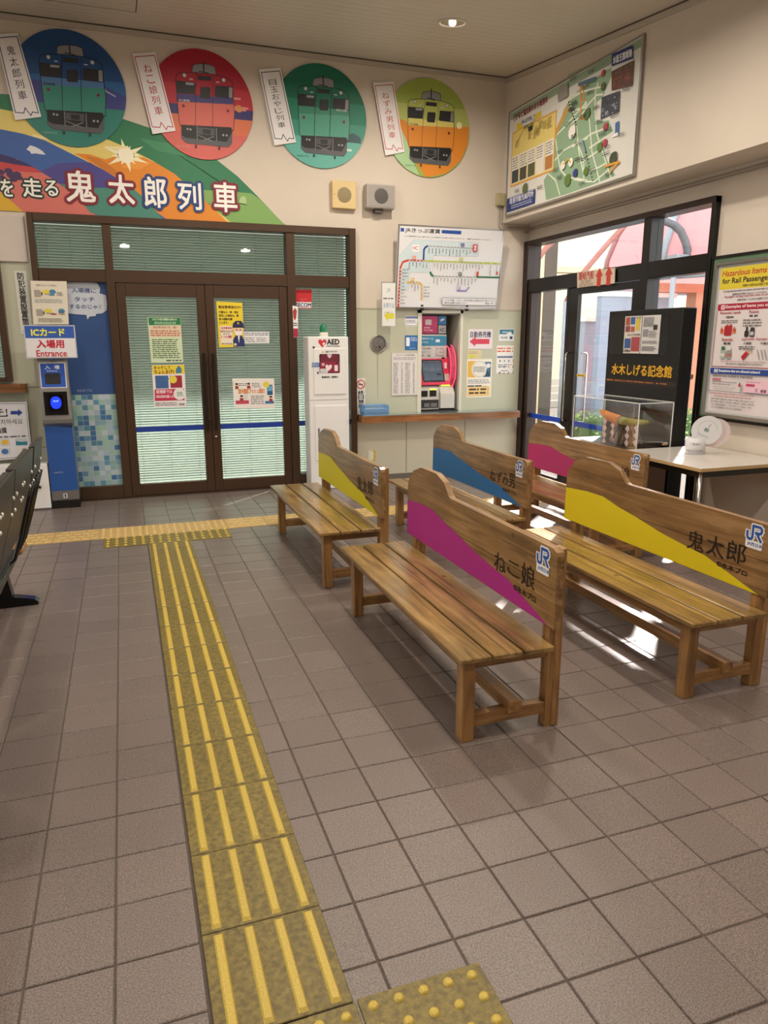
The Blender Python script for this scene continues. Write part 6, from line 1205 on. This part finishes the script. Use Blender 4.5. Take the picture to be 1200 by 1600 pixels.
# ================================================================ black sign cabinet with yellow lettering
sc = empty('sign_cabinet', (3.93, 4.52, 0), 'tall black cabinet with yellow lettering against the glass', 'sign cabinet')
MB().box(0, 0, .0, .13, .885, 1.665, flat('#0d0c0d', .5, .0, 0), .006).build('cabinet_body', sc)
s = Sheet(**rside(3.929)); s.o = Vector((-.0005, -4.52, 0)); s.h = .0
def cz(c, x, y): return None
q = (-5.387, 1.319, -4.525, 1.642)
s.rect(-5.375, 1.318, -4.66, 1.61, flat('#1a1819', .25, 0, 0))
s.text('水木しげる記念館', -5.319, 1.148, -4.584, 1.237, '#d9a824', .025)
q = (-5.387, 1.132, -4.535, 1.082); zz = 1.117; zy = 1.08
s.rect(q[0], zy, q[2], zz, '#2a2120'); s.text('開館時間：午前９時３０分～午後５時（受付は閉館３０分前まで）　■　年中無休', q[0]+.01, zy+.014, q[2]-.09, zz-.012, '#d9822f', .02)
s.build('sign_lettering', None, None, None, sc)
s = Sheet(**rside(3.929)); s.o = Vector((-.0015, -4.52, 0))
# sheets behind the cabinet glass belong to the cabinet
qa = (-5.186, 1.326, -4.955, 1.621); zt4 = 1.619; zb4 = 1.324; xl = -5.182; xm_ = -4.968; xr = -4.751
s.slab(xl, zb4, xm_-.004, zt4, '#cfcac2', .001); s.slab(xm_+.004, zb4, xr, zt4, '#c9c9c9', .001)
ww = xm_-xl; hh = zt4-zb4
for (a, b_, c_, d_, col) in ((.06, .76, .3, .97, '#a8503c'), (.34, .78, .60, .97, '#3a5f9c'), (.06, .58, .34, .74, '#8c4a58'), (.38, .58, .60, .72, '#a85a44'), (.66, .62, .88, .94, '#cdb94a'), (.06, .14, .42, .40, '#3c5a94'), (.46, .06, .95, .44, '#a04a50')): s.rect(xl+a*ww, zb4+b_*hh, xl+c_*ww, zb4+d_*hh, col)
s.text('OPEN', xl+.03*ww, zb4+.03*hh, xl+.42*ww, zb4+.10*hh, '#23262c', .04); s.text('4.20', xl+.64*ww, zb4+.93*hh, xl+.95*ww, zb4+.98*hh, '#3a3a40', .02); s.text('水木しげる記念館', xl+.2*ww, zb4+.475*hh, xl+.95*ww, zb4+.53*hh, '#3a3230', .02)
w2 = xr-xm_-.004; s.scrib(xm_+.02, zb4+.02, xr-.02, zb4+.2*hh, 6, '#5a5a60', .8, 1); s.scrib(xm_+.02, zb4+.26*hh, xr-.02, zb4+.34*hh, 4, '#7a7a80', .9, 2); s.rect(xm_+.1*w2, zb4+.45*hh, xm_+.4*w2, zb4+.64*hh, '#8c8c92'); s.rect(xm_+.66*w2, zb4+.62*hh, xm_+.88*w2, zb4+.75*hh, '#33333a'); s.scrib(xm_+.45*w2, zb4+.42*hh, xr-.02, zb4+.6*hh, 5, '#77777c', .7, 3); s.scrib(xm_+.02, zb4+.70*hh, xm_+.7*w2, zb4+.95*hh, 8, '#5a5a60', .85, 4)
pp = s.build('leaflet_pair', None, None, None, sc)

# ================================================================ display case with straw rope carving
CX0, CX1, CY0, CY1, CZ0, CZ1 = 3.60, 3.915, 4.51, 5.36, .615, .968
dc = empty('display_case', (3.75, 4.93, 0), 'clear acrylic display case on a wooden stand in front of black cabinet', 'display case')
def off(b): b.v = [(x-3.75, y-4.93, z) for x, y, z in b.v]; return b
off(MB().box(CX0+.01, CY0+.01, 0, CX1-.01, CY1-.01, .60, flat('#6d5646', .5, 0, .12, 8), .004)).build('stand', dc); off(MB().box(CX0, CY0, .60, CX1, CY1, .615, flat('#3a3330', .4))).build('base_plate', dc)
off(MB().box(CX0-.002, CY0+.06, .02, CX0+.01, CY1-.06, .56, flat('#7b6352', .5, 0, .12, 8), .002)).build('stand_door', dc)
for a, b_ in (((CX0, CY0, .615), (CX0+.004, CY1, CZ1)), ((CX1-.004, CY0, .615), (CX1, CY1, CZ1)), ((CX0+.004, CY0, .615), (CX1-.004, CY0+.004, CZ1)), ((CX0+.004, CY1-.004, .615), (CX1-.004, CY1, CZ1)), ((CX0, CY0, CZ1), (CX1, CY1, CZ1+.004))): off(MB().box(*a, *b_, M_acrylic)).build('acrylic_pane', dc)
eg = MB(); em = flat('#dfe3e4', .2, 0, 0)
for x in (CX0, CX1-.004):
    for y in (CY0, CY1-.004): eg.box(x-.0015, y-.0015, .615, x+.0045, y+.0045, CZ1, em)
for x in (CX0, CX1-.004): eg.box(x-.001, CY0, CZ1-.001, x+.005, CY1, CZ1+.0055, em)
for y in (CY0, CY1-.004): eg.box(CX0, y-.001, CZ1-.001, CX1, y+.005, CZ1+.0055, em)
off(eg).build('bright_edges', dc)
# straw rope: thick tapering twisted rope, orange cord over the far half, paper streamers
rope = MB(); straw = flat('#a5a058', .9, 0, .25, 60); orange = flat('#d9893a', .8, 0, .1, 40)
yA, yB2 = 5.17, 4.40
def rc_(u): # centre line
    return Vector((3.69, 5.11-.61*u, .832 - .028*math.sin(PI*min(1, u*1.0)) + (.035*(1-u)**3)))
def rr_(u): return .008+.024*math.sin(PI*min(max(u*.96+.02, 0), 1))**.8
for ph in (0, 2*PI/3, 4*PI/3):
    pts = []; 
    for i in range(90):
        u = i/89; c = rc_(u); a = ph+u*2*PI*7; pts.append((c.x+rr_(u)*.45*math.cos(a), c.y, c.z+rr_(u)*.45*math.sin(a)))
    b = MB(); P_ = [Vector(p) for p in pts]; seg = 8; vs = []
    for i, p in enumerate(P_):
        r = rr_(i/89)*.62
        for k in range(seg): a = 2*PI*k/seg; vs.append(p+Vector((math.cos(a)*r, 0, math.sin(a)*r)))
    rope.add(vs, [(i*seg+k, i*seg+(k+1) % seg, (i+1)*seg+(k+1) % seg, (i+1)*seg+k) for i in range(89) for k in range(seg)], straw, True)
rp = empty('straw_rope', (3.76, 4.9, .62), 'thick straw rope with orange wrap and white paper streamers inside the case', 'straw rope')
def off2(b): b.v = [(x-3.76, y-4.9, z-.62) for x, y, z in b.v]; return b
off2(rope).build('twisted_rope', rp)
w_ = MB(); vs = []; seg = 16; NN = 12
for i in range(NN+1):
    u = .06+.40*i/NN; c = rc_(u); r = rr_(u)*1.08+.006
    for k in range(seg): a = 2*PI*k/seg; vs.append((c.x+math.cos(a)*r, c.y, c.z-.004+math.sin(a)*r*1.1))
w_.add(vs, [(i*seg+k, i*seg+(k+1) % seg, (i+1)*seg+(k+1) % seg, (i+1)*seg+k) for i in range(NN) for k in range(seg)], orange, True); off2(w_).build('orange_wrap', rp)
for u in (.18, .36, .66, .82):
    c = rc_(u); b = MB(); z = c.z-rr_(u)*.6; pm_ = flat('#ddb8a8' if u < .5 else '#d8cdd4', .7, 0, 0); x = c.x-rr_(u)*.7-.006
    k_ = 0
    while z > .64:
        h = .062; b.add([(x, c.y, z), (x-.004, c.y+.028, z-h*.5), (x, c.y, z-h), (x-.004, c.y-.028, z-h*.5), (x+.004, c.y, z-h*.5)], [(0, 1, 4), (1, 2, 4), (2, 3, 4), (3, 0, 4), (0, 3, 2, 1)], pm_); z -= h-.006
    off2(b).build('paper_streamer', rp)
wv_ = MB(); rd = random.Random(4); hm = flat('#8f857a', .8, 0, .1)
wv_.lathe([(.0001, .765), (.05, .757), (.09, .725), (.115, .68), (.125, .62)], flat('#3d3834', .8), 3.785, 4.87, 0, 24)
for k in range(46):
    a = -.2+PI*1.25*k/45+PI*.35; pts = []
    for i in range(7):
        u = i/6; r = .02+.112*math.sin(u*PI/2); z = .768-.148*u*u
        pts.append((3.785+r*math.cos(a+.25*u*math.sin(k)), 4.87+r*math.sin(a+.25*u*math.sin(k)), z))
    wv_.tube(pts, .0032, hm, 4)
o = wv_.build('carved_head'); tag(o, 'dark domed carving with pale swirling grooves under the straw rope in the case', 'carving')

# ================================================================ table, fan holder
tb = empty('white_table', (3.34, 3.56, 0), 'white topped table with black rails and chrome legs against right wall', 'table')
TW, TD, TZ = .765, .84, .65
tt = MB(); tt.box(0, 0, TZ-.022, TW, TD, TZ-.002, flat('#c3a374', .5, 0, .05)); tt.box(.001, .001, TZ-.002, TW-.001, TD-.001, TZ, flat('#d3cfca', .22, 0, .03, 3, coat=.3)); tt.build('tabletop', tb)
rl = MB(); 
for q in ((.02, .02, TW-.02, .045), (.02, TD-.045, TW-.02, TD-.02), (.02, .045, .045, TD-.045), (TW-.045, .045, TW-.02, TD-.045)): rl.box(q[0], q[1], TZ-.062, q[2], q[3], TZ-.022, M_black)
rl.build('under_frame', tb)
for x in (.022, TW-.022):
    for y in (.022, TD-.022):
        l_ = MB().tube([(x, y, .02), (x, y, TZ-.024)], .012, M_chrome, 12); lg = l_.build('leg', tb)
        MB().lathe([(.019, 0), (.019, .02), (.013, .026), (.0001, .026)], M_black, x, y, 0, 12).build('rubber_foot', lg)
can_c = (3.758, 4.014, 0.65)
cn = empty('fan_holder', (can_c[0], can_c[1]+.068, .65), 'short white cylindrical holder with handwriting on the white table', 'container')
MB().lathe([(.0001, .002), (.068, 0), (.068, .112), (.065, .114), (.065, .006), (.0001, .006)], flat('#dcdde0', .5, 0, .02), 0, 0, 0, 36).build('holder_body', cn)
hw = MB(); 
vsc, fsc = glyphs('ご自由に', .0)
for t_, zz0_, a0_2, sc_ in (('ご自由に', .068, 2.25, .019), ('お使いください', .020, 2.35, .019)):
    g_, f_ = glyphs(t_, .01); base_a = math.atan2(-can_c[1], -can_c[0])
    out = []
    W_ = max(v[0] for v in g_)
    for a, b_ in g_:
        ang = base_a + (a-W_/2)*sc_/.0685; out.append((.0688*math.cos(ang), .0688*math.sin(ang), zz0_+b_*sc_))
    hw.add(out, f_, ink('#6a6c74'))
hw.build('handwriting', cn)
def fan(dx, dy, tilt, rz, lab, c):
    t = empty('paper_fan', (cn.location.x+dx, cn.location.y+dy, .65+.006), lab, 'fan', 'paper fans in the white holder'); t.rotation_euler = (tilt[0], tilt[1], rz)
    b = MB(); R_ = .098; cz_ = .185; b.prism([(R_*math.cos(2*PI*k/36), cz_+R_*1.06*math.sin(2*PI*k/36)) for k in range(36)], -.0012, .0012, 'y', flat(c, .5, 0, .02)); b.build('fan_face', t)
    s = Sheet((0, -.0013, 0)); s.line([(.06*math.cos(a*PI/10+.3), cz_+.01+.06*math.sin(a*PI/10+.3)) for a in range(0, 14)], .0022, '#a9adb2'); s.text('祭', -.018, cz_-.012, .016, cz_+.014, '#3b7a74', .02); s.scrib(-.04, cz_-.05, .04, cz_-.036, 2, '#b9bcc2', .9); s.line([(0, cz_+.02), (.004, cz_+.05)], .003, '#7a4a3c'); s.build('fan_print', None, None, None, t)
    MB().box(-.008, -.0015, 0, .008, .0015, .10, flat('#e2e2e4', .5)).build('fan_handle', t)
fan(-.02, -.0, (.20, .42), -.62, 'round white printed paper fan, front one in the holder', '#dfe2e6')
fan(.012, .014, (.10, .68), -.55, 'round pinkish white paper fan leaning behind the front one', '#e3d3d3')
